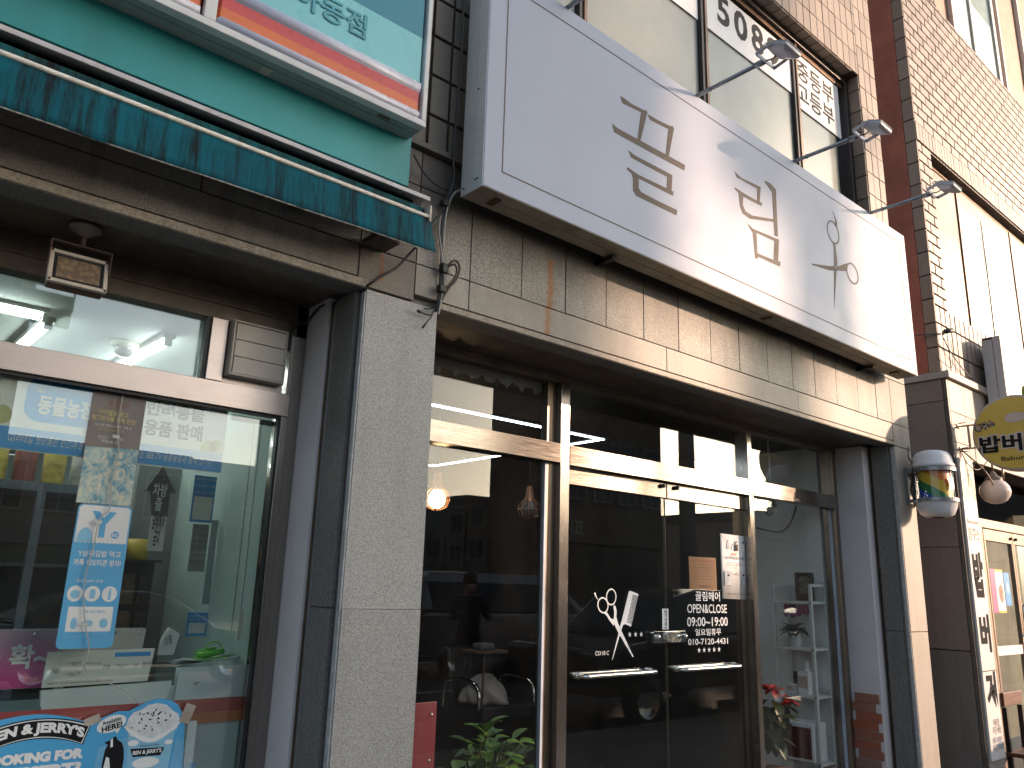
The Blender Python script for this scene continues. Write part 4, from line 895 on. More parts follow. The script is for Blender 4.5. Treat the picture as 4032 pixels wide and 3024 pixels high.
b = B(); b.box(-1.8, 1.384, .540, .5445, 1.10, 1.148, 0); b.box(-1.8, 1.384, .540, .5445, 1.062, 1.0995, 1); b.fin("colour_band", [red_p, org_p], t)
b = B(); b.box(-1.8, 1.09, .57, 1.1, 0, 1.11); b.fin("cabinet", plain("counter_teal", (.14, .22, .24), .5, var=.2), t)
t = thing("price_panel", "white panel with a small pen mark on the counter beside the window post", "panel", (1.24, .54, 1.15))
b = B(); b.poly([(1.118, 1.152), (1.384, 1.150), (1.386, 1.268), (1.14, 1.262), (1.122, 1.245)], .538, .006); b.fin("panel", plain("panel_white", (.80, .82, .82), .4, var=.03), t)
b = B(); b.tube([(1.18, .5305, 1.205), (1.20, .5305, 1.212), (1.19, .5305, 1.20)], .0012, 5); b.fin("pen_mark", plain("pen_brown", (.25, .15, .05), .5), t)
# green skipping rope, papers
t = thing("skipping_rope", "bright green rolled skipping rope on the papers by the store window post", "rope", (1.30, .66, 1.29))
gr = plain("lime_green", (.16, .55, .06), .4)
b = B(); b.tube([(1.215, .63, 1.300), (1.27, .63, 1.303), (1.325, .64, 1.312)], .012, 10); b.tube([(1.225, .655, 1.308), (1.30, .66, 1.318)], .010, 10); b.fin("handles", gr, t)
b = B(); b.tube([(1.29 + .028 * math.cos(k * .4), .65, 1.325 + .022 * math.sin(k * .4)) for k in range(16)], .003, 6); b.tube([(1.20, .62, 1.289), (1.24, .61, 1.286), (1.33, .62, 1.292), (1.37, .64, 1.296)], .003, 6); b.fin("cord", gr, t)
t = thing("paper_pile", "loose dark and white papers heaped on the counter beside the green rope", "papers", (1.18, .68, 1.268))
for k in range(9):
    b = B(); M = Matrix.Translation((1.13 + .03 * k, .64 + .01 * (k % 3), 1.272 + .002 * k)) @ Matrix.Rotation(R(random.uniform(-40, 40)), 4, 'Z') @ Matrix.Rotation(R(random.uniform(-8, 8)), 4, 'Y'); b.obox(M, .14, .09, .0015)
    b.fin("paper", (ink, offw, plain("paper_grey_blue", (.30, .36, .38), .6), offw)[k % 4], t)
t = thing("bag", "crumpled white plastic bag with black print standing on the store counter", "bag", (1.12, .75, 1.29))
b = B(); b.poly([(1.10, 1.295), (1.16, 1.295), (1.175, 1.375), (1.13, 1.40), (1.105, 1.35)], .74, .02); b.fin("bag_body", offw, t, bevel=.004); text("lettering", "상품", (1.115, 1.145, 1.335, 1.37), .7185, ink, t, roll=R(15))

t = thing("snack_rack", "dark wire rack of hanging snack bags behind the tall blue sticker's right edge", "rack", (1.05, 1.25, 0))
b = B(); b.box(.92, 1.22, 1.30, 1.315, .9, 1.66); b.box(.92, 1.22, 1.20, 1.315, 1.655, 1.665); b.fin("rack_panel", rub, t)
for r_ in range(4):
    for c_ in range(4):
        b = B(); x = .93 + c_ * .072; z = 1.47 - r_ * .16; b.poly([(x, z), (x + .06, z), (x + .056, z + .13), (x + .004, z + .13)], 1.27, .02); b.fin("snack_bag", (plain("bag_foil_dark", (.06, .05, .05), .25, metal=.4, var=.4, vs=30), plain("bag_brown", (.13, .07, .04), .35, var=.3, vs=30), plain("bag_cream", (.30, .27, .22), .35, var=.3, vs=30))[(r_ * 3 + c_ * 2) % 3], t, bevel=.006)
t = thing("yellow_tub", "yellow round tub on top of the snack rack behind the house-shaped board", "tub", (1.0, 1.25, 1.666))
b = B(); b.lathe([(0, 0), (.045, 0), (.05, .09), (0, .09)], (1.0, 1.25, 1.666), 20); b.fin("tub_body", yel_p, t)
t = thing("yellow_tub", "second yellow tub on the snack rack, right of the first", "tub", (1.12, 1.25, 1.666))
b = B(); b.lathe([(0, 0), (.045, 0), (.05, .09), (0, .09)], (1.12, 1.25, 1.666), 20); b.fin("tub_body", yel_p, t)
# ---- store interior (seen through the glass)
ceil_m = plain("store_ceiling", (.62, .64, .61), .7, var=.03, vs=2); wall_m = plain("store_wall", (.44, .53, .50), .7, var=.06, vs=1.5)
b = B(); b.box(-3.0, 1.43, .53, 6.0, 2.655, 2.70); b.fin("store_ceiling", ceil_m, A)
b = B(); b.box(1.392, 1.43, .53, 6.0, 0, 2.65); b.box(-3.0, 1.39, 6.0, 6.05, 0, 2.65); b.box(-3.05, -3.0, .53, 6.0, 0, 2.65); b.fin("store_wall", wall_m, A)
b = B(); b.box(-3.0, 1.39, .55, 6.0, -.003, .002); b.fin("store_floor", plain("store_floor", (.30, .30, .28), .3, var=.1), A)
b = B(); b.box(1.18, 1.39, 1.62, 1.66, 0, 2.14); b.fin("store_partition", plain("partition_grey", (.20, .215, .21), .6, var=.1), A)
em = plain("lit_tube", (.90, 1.0, .99), .4, var=0, emit=7.0)
tube_body = plain("tube_fixture", (.70, .72, .66), .5)
for i, (p0, p1, lab) in enumerate((((1.04, .98, 2.615), (.99, 2.25, 2.615), "lit fluorescent tube on the store ceiling beside the dome camera"), ((.576, 1.05, 2.60), (.54, 2.4, 2.60), "lit fluorescent tube on the store ceiling at the left, running away from the window"), ((-.6, 1.0, 2.62), (.535, 1.0, 2.62), "lit fluorescent tube on the store ceiling parallel to the window, far left"), ((-.2, 3.2, 2.62), (.9, 3.3, 2.62), None), ((-1.2, 4.4, 2.62), (.6, 4.5, 2.62), "lit fluorescent tube farthest back on the store ceiling"))):
    t = thing("fluorescent_lamp", lab or "lit fluorescent tube deeper inside the store", "light", tuple((Vector(p0) + Vector(p1)) / 2), group="fluorescent tubes on the store ceiling")
    b = B(); b.tube([p0, p1], .014, 10); b.fin("tube", em, t)
    d = (Vector(p1) - Vector(p0)).normalized(); q0 = Vector(p0) - d * .03; q1 = Vector(p1) + d * .03
    mid = (q0 + q1) / 2; Mx = Matrix.Translation(mid + Vector((0, 0, .028))) @ d.to_track_quat('Y', 'Z').to_matrix().to_4x4(); b = B(); b.obox(Mx, .05, (q1 - q0).length, .02); b.obox(Mx @ Matrix.Translation((0, (q1 - q0).length / 2 - .01, -.02)), .03, .02, .05); b.obox(Mx @ Matrix.Translation((0, -(q1 - q0).length / 2 + .01, -.02)), .03, .02, .05); b.fin("fixture", tube_body, t)
t = thing("dome_camera", "cream ceiling dome camera between the store's fluorescent tubes", "camera", (.935, 1.25, 2.655))
b = B(); b.lathe([(0, 0), (.062, 0), (.060, -.022), (.046, -.030), (0, -.030)], (.935, 1.25, 2.654), 28); b.fin("base", plain("cam_cream", (.62, .60, .48), .5), t)
b = B(); b.lathe([(.044, 0), (.042, -.020), (.028, -.036), (0, -.042)], (.935, 1.25, 2.624), 28); b.fin("dome", plain("smoked_dome", (.30, .27, .26), .15), t)
# roller blind chain, posters and notices at the right end of the store window
t = thing("roller_blind", "rolled-up blind with two bead chains hanging inside the store window's right end", "blind", (1.33, .51, 1.3))
b = B(); b.tube([(1.20, .52, 2.235), (1.388, .52, 2.235)], .012, 10); b.fin("blind_roller", plain("blind_greygreen", (.36, .43, .41), .7, var=.04, vs=3), t)
b = B(); b.tube([(1.292, .50, z) for z in (2.23, 1.8, 1.4)], .002, 5); b.tube([(1.322, .50, z) for z in (2.22, 1.8, 1.36)], .002, 5); b.fin("chain", plain("chain_grey", (.25, .25, .24), .4), t)
b = B(); b.poly(rrect(1.318, 1.334, 1.385, 1.47, .002), .502, .004); b.fin("pull_weight", cream_pl, t)
yn = 1.0
t = thing("wall_notice", "house-shaped brown warning board with Korean writing hanging in the store", "notice", (1.10, yn, 1.7))
b = B(); b.poly([(1.085, 1.85), (1.15, 1.85), (1.15, 1.95), (1.172, 1.955), (1.103, 2.067), (1.040, 1.95), (1.065, 1.95)], yn, .008); b.fin("board", plain("dark_wood_print", (.10, .08, .07), .6, var=.3, vs=10), t)
text("lettering", "차방\n출", (1.075, 1.135, 1.87, 1.99), yn - .009, offw, t, bold=.02)
b = B(); b.box(1.085, 1.150, yn - .004, yn - .001, 1.70, 1.89); b.fin("paper", offw, t)
text("lettering", "담배에서\n금지", (1.092, 1.142, 1.72, 1.86), yn - .005, ink, t, bold=.02)
for nm, lab, x0, x1, z0, z1, mm in (("poster", "blue-edged poster with charts hanging near the house-shaped board", 1.253, 1.353, 1.835, 2.045, blue_p), ("paper_notice", "long grey notice sheet left of the pale blue notice inside the store", 1.272, 1.345, 1.62, 1.828, plain("notice_grey", (.30, .32, .30), .6)), ("paper_notice", "tall pale blue notice sheet with many lines beside the blind", 1.354, 1.385, 1.48, 1.85, plain("notice_blue", (.34, .42, .44), .6)), ("poster", "small blue poster low beside the blind, above the green rope", 1.30, 1.388, 1.345, 1.445, blue_p)):
    t = thing("wall_poster" if nm == "poster" else "wall_notice", lab, nm.replace("_", " "), ((x0 + x1) / 2, yn, z0))
    yy_ = yn + .01
    b = B(); b.box(x0, x1, yy_, yy_ + .003, z0, z1); b.fin("sheet", mm, t)
    if nm == "poster": b = B(); b.box(x0 + .008, x1 - .008, yy_ - .001, yy_ - .0002, z0 + .012, z0 + (z1 - z0) * .55); b.fin("white_area", offw, t)
    for k in range(6): text("small_print", "매장 안내 사항", (x0 + .006, x1 - .006, z1 - .02 - k * (z1 - z0) / 7, z1 - .012 - k * (z1 - z0) / 7), yy_ - .0015, grey_ink if mm is not blue_p else offw, t)
# shelves and goods at the far left
shelf_m = plain("shelf_grey_blue", (.16, .19, .23), .5, metal=.3)
t = thing("drinks_cabinet", "grey-blue framed glass cabinet inside the store at the left", "cabinet", (.62, 1.6, 0))
b = B()
for x in (.44, .72, .98):
    b.box(x, x + .035, 1.45, 1.485, 0, 1.95)
b.box(.44, 1.015, 1.45, 1.485, 1.95, 1.99); b.box(.44, 1.015, 1.45, 1.48, .3, .34); b.box(.44, 1.015, 1.49, 1.9, 1.96, 1.99); b.fin("frame", shelf_m, t)
b = B()
for z in (.6, .95, 1.3, 1.62): b.box(.48, .98, 1.50, 1.88, z, z + .015)
b.fin("shelves", plain("inner_shelf", (.10, .11, .12), .5), t)
b = B(); b.box(.44, 1.01, 1.90, 1.92, 0, 1.96); b.fin("back", plain("cabinet_back", (.05, .06, .06), .6), t)
prodcols = [(.45, .10, .04), (.30, .28, .22), (.55, .42, .08), (.10, .25, .14), (.45, .43, .38), (.25, .06, .05), (.08, .10, .14), (.60, .28, .06)]
pmats = [plain("carton_print_%s" % n_, c, .5, var=.3, vs=14) for n_, c in zip("red grey yellow green cream maroon navy orange".split(), prodcols)]
pn = "red grey yellow green cream maroon navy orange".split()
rows_n = ("bottom", "second", "third", "top")
t = thing("store_shelf", "open goods shelf at the far left inside the convenience store", "shelf", (0.1, 1.9, 0))
b = B()
for z in (.75, 1.05, 1.35, 1.65): b.box(-.6, .40, 1.62, 2.0, z - .02, z)
b.box(-.6, .40, 2.0, 2.02, 0, 2.3); b.fin("frame", shelf_m, t)
for zi, z in enumerate((.75, 1.05, 1.35, 1.65)):
    x = -.25; ci_ = 0; order = ((0, 3, 6, 1, 4, 7, 2, 5), (5, 2, 0, 6, 3, 1, 7, 4), (1, 7, 4, 0, 2, 5, 3, 6), (6, 4, 1, 5, 0, 3, 2, 7))
    while x < .38:
        w = random.uniform(.07, .11); h = random.uniform(.14, .24); k = order[zi % 4][ci_ % 8]; ci_ += 1
        b = B(); b.box(x, x + w - .006, 1.64, 1.76, z + .0005, z + h)
        o = b.fin("carton", pmats[k], None, bevel=.002); tag(o, "small %s carton on the %s board of the store's goods shelf" % (pn[k], rows_n[zi]), "carton", "cartons on the store shelf")
        x += w
for k, (x, z, c) in enumerate(((.56, 1.99, 2), (.68, 1.99, 5), (.80, 1.99, 2), (.92, 1.99, 4))):
    b = B(); b.lathe([(0, 0), (.045, 0), (.048, .02), (.048, .15), (.04, .17), (0, .17)], (x, 1.62, z + .001), 18); o = b.fin("tub", pmats[c], None)
    tag(o, ("yellow tub leftmost on top of the drinks cabinet", "maroon tub on top of the drinks cabinet", "yellow tub third on top of the drinks cabinet", "cream tub rightmost on top of the drinks cabinet")[k], "tub")
t = tag(B().box(-1.2, .42, 1.2, 1.23, 2.05, 2.30).fin("hanging_sign", plain("hanging_green", (.05, .30, .20), .5), None), "green hanging board across the store's left side, below the ceiling", "board")

# ================================================================ SALON FRONT
b = B(); b.box(2.965, 3.033, yf, yf + .10, 0, 2.70); b.box(4.762, 4.812, yf, yf + .10, 0, 2.70)
b.box(3.0335, 4.7615, yf, yf + .09, 2.248, 2.355); b.box(1.832, 2.9645, yf, yf + .09, 2.252, 2.355); b.box(4.8125, 5.93, yf, yf + .09, 2.252, 2.355)
sf = b.fin("salon_window_frame", [ss_v], A, bevel=.002)
# rails get the horizontal brushing as their own part
b = B(); b.box(1.832, 6.03, yf + .01, yf + .10, 2.70, 2.742); sub(b, "head_rail", plain("head_bronze_grey", (.20, .16, .125), .45, metal=.6, var=.15), sf, bevel=.002)
b = B(); b.box(1.832, 2.96, yf - .0025, yf - .0005, 2.2525, 2.3545); b.box(3.037, 4.758, yf - .0025, yf - .0005, 2.2485, 2.3545); b.box(4.816, 5.93, yf - .0025, yf - .0005, 2.2525, 2.3545); sub(b, "transom_rail", ss_h, sf)
b = B(); b.box(5.93, 6.028, yf + .02, yf + .10, 0, 2.70); b.box(5.93, 5.955, yf + .0, yf + .02, 0, 2.70); sub(b, "side_post", plain("bronze_steel", (.24, .19, .15), .35, metal=.8, var=.15, vs=2, stretch=(3, 3, .5)), sf, bevel=.002)
b = B(); b.box(2.885, 2.90, yf + .035, yf + .06, 0, 2.25); sm_ = plain("pale_seal", (.40, .46, .56), .5); sub(b, "pale_seal", sm_, sf)
b = B(); b.box(5.915, 5.925, yf + .03, yf + .05, 0, 2.25); sub(b, "pale_seal", sm_, sf)
b = B(); bbm = plain("bronze_brown", (.18, .14, .11), .35, metal=.8, var=.2, vs=2, stretch=(3, 3, .5)); b.box(2.90, 2.963, yf + .04, yf + .09, 0, 2.70); sub(b, "inner_post", bbm, sf)
b = B(); b.box(4.70, 4.7615, yf + .06, yf + .10, 0, 2.248); sub(b, "inner_post", bbm, sf)
b = B(); b.box(1.832, 2.96, yf + .0, yf + .09, 0, .14); b.box(4.815, 5.93, yf, yf + .09, 0, .14); sub(b, "sill_rail", ss_h, sf)
for x0, x1, z0, z1 in ((1.832, 2.89, .14, 2.25), (1.832, 2.96, 2.357, 2.70), (3.037, 4.758, 2.357, 2.70), (4.815, 5.93, 2.357, 2.70), (4.815, 5.92, .14, 2.25)):
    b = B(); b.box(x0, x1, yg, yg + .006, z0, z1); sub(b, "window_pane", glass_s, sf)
# double glass doors
yd = .462
def door(x0, x1, hinge_left):
    b = B(); b.box(x0, x1, yd - .018, yd + .03, 2.150, 2.243); d = b.fin("glass_door", ss_h, A, bevel=.003)
    b = B(); b.box(x0, x1, yd - .018, yd + .03, .01, .11); sub(b, "bottom_rail", ss_h, d)
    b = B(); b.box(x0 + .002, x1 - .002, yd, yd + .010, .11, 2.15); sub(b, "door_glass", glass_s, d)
    kx = 3.877 if hinge_left else 4.013
    b = B(); b.lathe([(0, -.022), (.011, -.022), (.013, -.018), (.013, 0)], (kx, yd - .019, 2.222), 18, axis='y'); sub(b, "pivot_cap", rub, d)
    hx0, hx1 = (3.175, 3.765) if hinge_left else (4.015, 4.600)
    for yy, nm in ((-1, "door_handle"), (1, "door_handle")):
        y1 = yd + yy * .055 if yy < 0 else yd + .065
        pts = [(hx0 + .0, yd if yy < 0 else yd + .01, 1.15), (hx0 + .004, (yd + y1) / 2, 1.15), (hx0 + .025, y1, 1.15), (hx0 + .06, y1, 1.15), (hx1 - .06, y1, 1.15), (hx1 - .025, y1, 1.15), (hx1 - .004, (yd + y1) / 2, 1.15), (hx1, yd if yy < 0 else yd + .01, 1.15)]
        if yy > 0: pts = [(p[0], p[1], p[2] - .0) for p in pts]
        b = B(); b.tube(smooth(pts, 5), .0125, 16)
        for hx in (hx0, hx1): b.lathe([(0, 0), (.019, 0), (.019, yy * .006), (.014, yy * .010)], (hx, yd if yy < 0 else yd + .01, 1.15), 16, axis='y')
        sub(b, nm, chrome, d)
    return d
d1 = door(3.038, 3.921, True); d2 = door(3.929, 4.757, False)
b = B(); b.box(3.921, 3.9225, yd - .004, yd + .014, .11, 2.15); b.fin("door_edge_strip", plain("clear_strip", (.12, .10, .08), .3), A)
# lock
xl = yd - .002
t = thing("door_lock", "chrome double-door lock case with key cylinder joining the two salon glass doors", "lock", (3.925, xl, 1.30))
b = B(); b.poly(rrect(3.772, 4.078, 1.303, 1.368, .012), xl, .022); b.fin("case", chrome, t, bevel=.005, bseg=3)
b = B(); b.poly(rrect(3.878, 4.012, 1.306, 1.365, .016), xl - .0225, .014); b.fin("centre_block", plain("satin_chrome", (.55, .53, .50), .25, metal=1, var=.05), t, bevel=.005, bseg=3)
b = B(); b.lathe([(0, -.006), (.006, -.006), (.012, -.006), (.014, 0)], (3.985, xl - .037, 1.336), 24, axis='y'); b.fin("cylinder", chrome, t)
b = B(); b.box(3.981, 3.989, xl - .0445, xl - .0435, 1.3345, 1.3375); b.box(3.80, 3.845, xl - .0235, xl - .0222, 1.329, 1.343); b.box(4.03, 4.055, xl - .0235, xl - .0222, 1.329, 1.343); b.fin("slots", rub, t)
b = B()
for x in (3.806, 4.062): b.lathe([(0, -.018), (.009, -.018), (.013, -.012), (.013, 0)], (x, xl - .0225, 1.336), 18, axis='y')
b.fin("knobs", chrome, t)
# lettering on the doors
ys_ = yd - .001
t = thing("door_sticker", "narrow white pull sticker with grey Korean letters above the salon door lock", "sticker", (3.911, ys_, 1.376))
b = B(); b.poly([(3.882, 1.376), (3.939, 1.376), (3.939, 1.495), (3.882, 1.495)], ys_, .0012); b.fin("sheet", decal, t)
for k, ch in enumerate("당기시오"): text("letter", ch, (3.900, 3.921, 1.467 - .0225 * k, 1.487 - .0225 * k), ys_ - .0014, grey_ink, t, bold=.02)
text("letter", "PULL", (3.893, 3.929, 1.380, 1.390), ys_ - .0014, grey_ink, t)
t = thing("door_decal", "white scissors crossed with a comb on the left salon door", "decal", (3.5, ys_, 1.22))
b = B()
ring(b, 3.435, 1.556, .043, .046, .0075, ys_, .0010, R(-12)); ring(b, 3.367, 1.511, .046, .042, .0075, ys_, .0012, R(-35))
b.poly([(3.320, 1.547), (3.304, 1.580), (3.294, 1.574), (3.316, 1.545), (3.328, 1.536)], ys_, .0014)
b.poly([(3.455, 1.515), (3.470, 1.505), (3.480, 1.480), (3.476, 1.452), (3.490, 1.415), (3.510, 1.385), (3.620, 1.233), (3.612, 1.230), (3.492, 1.365), (3.468, 1.395), (3.455, 1.440), (3.459, 1.475), (3.452, 1.500)], ys_, .0016)
b.poly([(3.388, 1.473), (3.402, 1.470), (3.430, 1.440), (3.455, 1.436), (3.470, 1.430), (3.455, 1.400), (3.425, 1.425), (3.398, 1.452), (3.378, 1.467)], ys_, .0018)
b.poly([(3.470, 1.395), (3.500, 1.385), (3.524, 1.392), (3.444, 1.223), (3.4405, 1.223), (3.498, 1.372)], ys_, .0020)
b.fin("scissors", decal, t)
b = B(); b.poly([(3.510, 1.372), (3.524, 1.392), (3.536, 1.408), (3.556, 1.408), (3.562, 1.418), (3.618, 1.574), (3.645, 1.569), (3.667, 1.566), (3.664, 1.576), (3.597, 1.592), (3.585, 1.590), (3.520, 1.425), (3.505, 1.395)], ys_, .0022)
for k in range(22):
    u = k / 21; x0, z0 = 3.560 + .056 * u, 1.418 + .154 * u
    b.poly([(x0, z0 - .0018), (x0 + .046, z0 - .0018 - .009), (x0 + .046, z0 + .0018 - .009), (x0, z0 + .0018)], ys_, .0024, side=False)
b.poly([(3.562, 1.418), (3.556, 1.408), (3.598, 1.395), (3.604, 1.405)], ys_, .0026); b.fin("comb", decal, t)
def star(b, cx, cz, r, y): b.poly([(cx + (r if k % 2 == 0 else r * .42) * math.sin(math.pi * k / 5), cz + (r if k % 2 == 0 else r * .42) * math.cos(math.pi * k / 5)) for k in range(10)], y, .001)
b = B()
for cx in (3.590, 3.640, 3.690): star(b, cx, 1.352, .016, ys_)
b.fin("stars", decal, t)
text("small_letters", "CS118 C", (3.306, 3.416, 1.248, 1.270), ys_ - .0004, decal, t, shear=.1)
t = thing("door_decal", "white opening hours lettering on the right salon door", "decal", (4.33, ys_, 1.24))
text("lettering", "끌림헤어", (4.208, 4.467, 1.543, 1.602), ys_ - .0004, decal, t, bold=.012)
text("lettering", "OPEN&CLOSE", (4.124, 4.538, 1.470, 1.524), ys_ - .0004, decal, t, bold=.008)
text("lettering", "09:00~19:00", (4.119, 4.543, 1.391, 1.446), ys_ - .0004, decal, t, bold=.01)
text("lettering", "일요일휴무", (4.199, 4.467, 1.336, 1.378), ys_ - .0004, decal, t, bold=.012)
text("lettering", "010-7120-4431", (4.125, 4.538, 1.282, 1.318), ys_ - .0004, decal, t, bold=.01)
b = B()
for k in range(5): star(b, 4.232 + .052 * k, 1.250, .017, ys_)
b.fin("stars", decal, t)
t = thing("door_notice", "brown paper notice behind the glass of the right salon door, above the opening hours", "notice", (4.317, yd + .013, 1.61))
b = B(); b.poly([(4.175, 1.612), (4.460, 1.606), (4.458, 1.815), (4.172, 1.812)], yd + .0145, .0012); b.fin("sheet", plain("kraft_paper", (.40, .185, .085), .6, var=.06), t)
bi = plain("brown_ink", (.10, .04, .02), .6)
text("lettering", "대중교통 등 마스크 의무화 안내", (4.19, 4.445, 1.782, 1.798), yd + .0128, plain("red_brown_ink", (.35, .05, .02), .6), t, bold=.015)
for k, s_t in enumerate(("○ 기간: 2020. 11. 13부터 ~ 별도 해제시까지", "○ 대상: 실내 다중이용시설 이용자", "○ 내용: 마스크 착용 의무", "- 망사형 마스크 등은 인정되지 않음", "- 위반당사자: 10만원 이하", "- 시설관리자: 300만원 이하")): text("small_print", s_t, (4.19 + .008 * (k > 2), 4.43, 1.762 - .018 * k, 1.770 - .018 * k), yd + .0128, bi, t)
text("lettering", "하동군수", (4.27, 4.40, 1.625, 1.641), yd + .0128, bi, t, bold=.02)
t = thing("door_poster", "white mask-wearing poster with small figures on the right salon door's edge", "poster", (4.64, ys_ - .002, 1.56))
b = B()
n = 14; rows = []
for j in range(2):
    rows.append([b.b.verts.new((4.490 + .302 * i / n, ys_ - .003 - .006 * abs(math.sin(i * .45)) * (1 if j else .3), (1.975 if j else 1.561) + (-.004 * i / n))) for i in range(n + 1)])
for i in range(n): f = b.b.faces.new((rows[0][i], rows[0][i + 1], rows[1][i + 1], rows[1][i])); f.smooth = True
o = b.fin("sheet", paper, t); md = o.modifiers.new("thick", 'SOLIDIFY'); md.thickness = .0006
yp = ys_ - .0108
skin_p = plain("print_skin", (.60, .40, .32), .6); gp = plain("print_grey", (.42, .44, .48), .6)
def figure(cx, cz, s, top_m, hair_m):
    b = B(); b.poly([(cx - .018 * s, cz - .05 * s), (cx + .018 * s, cz - .05 * s), (cx + .016 * s, cz - .008 * s), (cx - .016 * s, cz - .008 * s)], yp, .0003, side=False); b.fin("figure_body", top_m, t)
    b = B(); b.poly(ell(cx, cz + .002 * s, .008 * s, .011 * s, 14), yp - .0003, .0003, side=False); b.fin("figure_face", skin_p, t)
    b = B(); b.poly(ell(cx, cz + .008 * s, .009 * s, .007 * s, 14), yp - .0006, .0003, side=False); b.fin("figure_hair", hair_m, t)
    b = B(); b.poly([(cx - .006 * s, cz - .007 * s), (cx + .006 * s, cz - .007 * s), (cx + .006 * s, cz), (cx - .006 * s, cz)], yp - .0007, .0003, side=False); b.fin("figure_mask", paper, t)
figure(4.565, 1.925, .9, gp, gp); figure(4.615, 1.905, .6, paper, blk); figure(4.660, 1.920, 1, blk, blk); figure(4.735, 1.920, 1, offw, bi)
b = B(); b.poly([(4.515, 1.645), (4.60, 1.645), (4.60, 1.735), (4.515, 1.735)], yp + .0006, .0003, side=False); b.fin("grey_square", plain("print_greyblue", (.42, .44, .52), .6), t)
figure(4.558, 1.70, 1.1, gp, blk); figure(4.73, 1.705, 1.1, gp, blk)
b = B(); b.poly([(4.61, 1.715), (4.69, 1.715), (4.69, 1.717), (4.61, 1.717)], yp, .0003, side=False); b.fin("arrow_line", grey_ink, t)
text("lettering", "2m", (4.643, 4.662, 1.722, 1.731), yp, grey_ink, t)
ors = plain("orange_ink", (.62, .20, .08), .6); bl_ink = plain("slate_ink", (.14, .17, .28), .6)
text("lettering", "실내에서", (4.595, 4.665, 1.838, 1.858), yp, ors, t, bold=.025)
text("lettering", "마스크 착용은 필수입니다.", (4.525, 4.745, 1.812, 1.833), yp, bl_ink, t, bold=.025)
text("small_print", "실내에서는 마스크를 꼭 착용해야 합니다.", (4.55, 4.72, 1.786, 1.795), yp, grey_ink, t)
text("small_print", "음식 섭취 외에는 마스크를 착용해 주세요.", (4.535, 4.73, 1.772, 1.781), yp, grey_ink, t)
text("small_print", "위반시 과태료 부과", (4.60, 4.67, 1.755, 1.763), yp, ors, t)
for k in range(3): text("small_print", "● 보건복지부", (4.54 + .075 * k, 4.60 + .075 * k, 1.588, 1.597), yp, grey_ink, t)

# ---- salon interior
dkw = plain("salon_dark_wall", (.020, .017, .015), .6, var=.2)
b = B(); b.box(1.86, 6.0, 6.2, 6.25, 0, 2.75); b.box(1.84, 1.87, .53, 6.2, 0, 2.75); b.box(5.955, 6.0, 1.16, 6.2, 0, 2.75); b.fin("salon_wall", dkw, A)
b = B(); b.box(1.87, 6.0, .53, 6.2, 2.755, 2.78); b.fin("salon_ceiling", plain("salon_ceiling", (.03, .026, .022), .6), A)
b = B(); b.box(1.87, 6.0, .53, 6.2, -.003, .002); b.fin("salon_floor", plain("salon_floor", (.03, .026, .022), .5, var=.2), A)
b = B(); b.box(5.95, 6.0, .53, 1.15, 0, 2.75); b.box(5.935, 5.95, .53, .60, 0, 2.75); b.fin("white_partition", plain("salon_white_wall", (.74, .75, .74), .6, var=.04), A)
t = thing("window_valance", "white scalloped paper valance along the top of the salon's left window", "valance", (2.4, .52, 2.62))
b = B(); pts = [(1.84, 2.70), (2.95, 2.70)] + [(2.95 - 1.11 * k / 60, 2.645 + .016 * math.sin(k * 1.05) + .010 * math.sin(k * 2.3)) for k in range(61)]
b.poly(pts, .50, .002); b.fin("cloth", plain("valance_white", (.34, .33, .31), .7, var=.1), t)
led = plain("led_line", (.80, .93, 1.0), .4, var=0, emit=9)
t = thing("ceiling_light", "square of thin white light lines hanging under the dark salon ceiling", "light", (3.6, 2.4, 2.70))
b = B(); L_ = (2.6, 4.32, 1.34, 3.5)
b.box(L_[0], L_[1], L_[2] - .012, L_[2] + .012, 2.675, 2.68); b.box(L_[0], L_[1], L_[3] - .012, L_[3] + .012, 2.675, 2.68); b.box(L_[1] - .024, L_[1], L_[2] + .012, L_[3] - .012, 2.675, 2.68); b.box(L_[0], L_[0] + .024, L_[2] + .012, L_[3] - .012, 2.675, 2.68); b.fin("light_lines", led, t)
b = B(); b.box(L_[0] - .03, L_[1] + .03, L_[2] - .04, L_[2] + .04, 2.681, 2.70); b.box(L_[1] - .05, L_[1] + .03, L_[2] + .04, L_[3] + .04, 2.681, 2.70); b.fin("housing", rub, t)
copper = plain("copper_wire", (.50, .24, .14), .35, metal=.8)
def pendant(x, y, z, lit, lab):
    t = thing("pendant_lamp", lab, "lamp", (x, y, z - .12), group="wire cage pendant lamps in the salon")
    b = B(); b.tube([(x, y, 2.755), (x, y, z + .16)], .003, 6); b.fin("cord", cable_m, t)
    b = B(); b.lathe([(.018, .17), (.018, .07), (.030, .055)], (x, y, z), 16); b.fin("socket", copper, t)
    b = B()
    for k in range(8):
        a = k * math.pi / 4; b.tube([(x + r_ * math.cos(a), y + r_ * math.sin(a), z + h_) for r_, h_ in ((.02, .16), (.03, .08), (.075, .03), (.085, -.01), (.065, -.055), (.02, -.075))], .002, 5)
    b.tube([(x + .085 * math.cos(k * .4), y + .085 * math.sin(k * .4), z - .005) for k in range(16)], .002, 5, closed=True); b.fin("cage", copper, t)
    b = B(); b.lathe([(0, .05), (.03, .05), (.05, .02), (.056, -.01), (.045, -.045), (.02, -.06), (0, -.062)], (x, y, z), 24)
    b.fin("bulb", plain("lit_bulb", (1.0, .70, .38), .3, var=0, emit=9) if lit else plain("clear_bulb", (.10, .09, .08), .1), t)
pendant(2.98, 1.55, 2.13, True, "lit wire cage pendant lamp inside the salon window beside the stone pillar")
pendant(4.05, 1.85, 2.17, False, "unlit wire cage pendant lamp deeper inside the salon window")
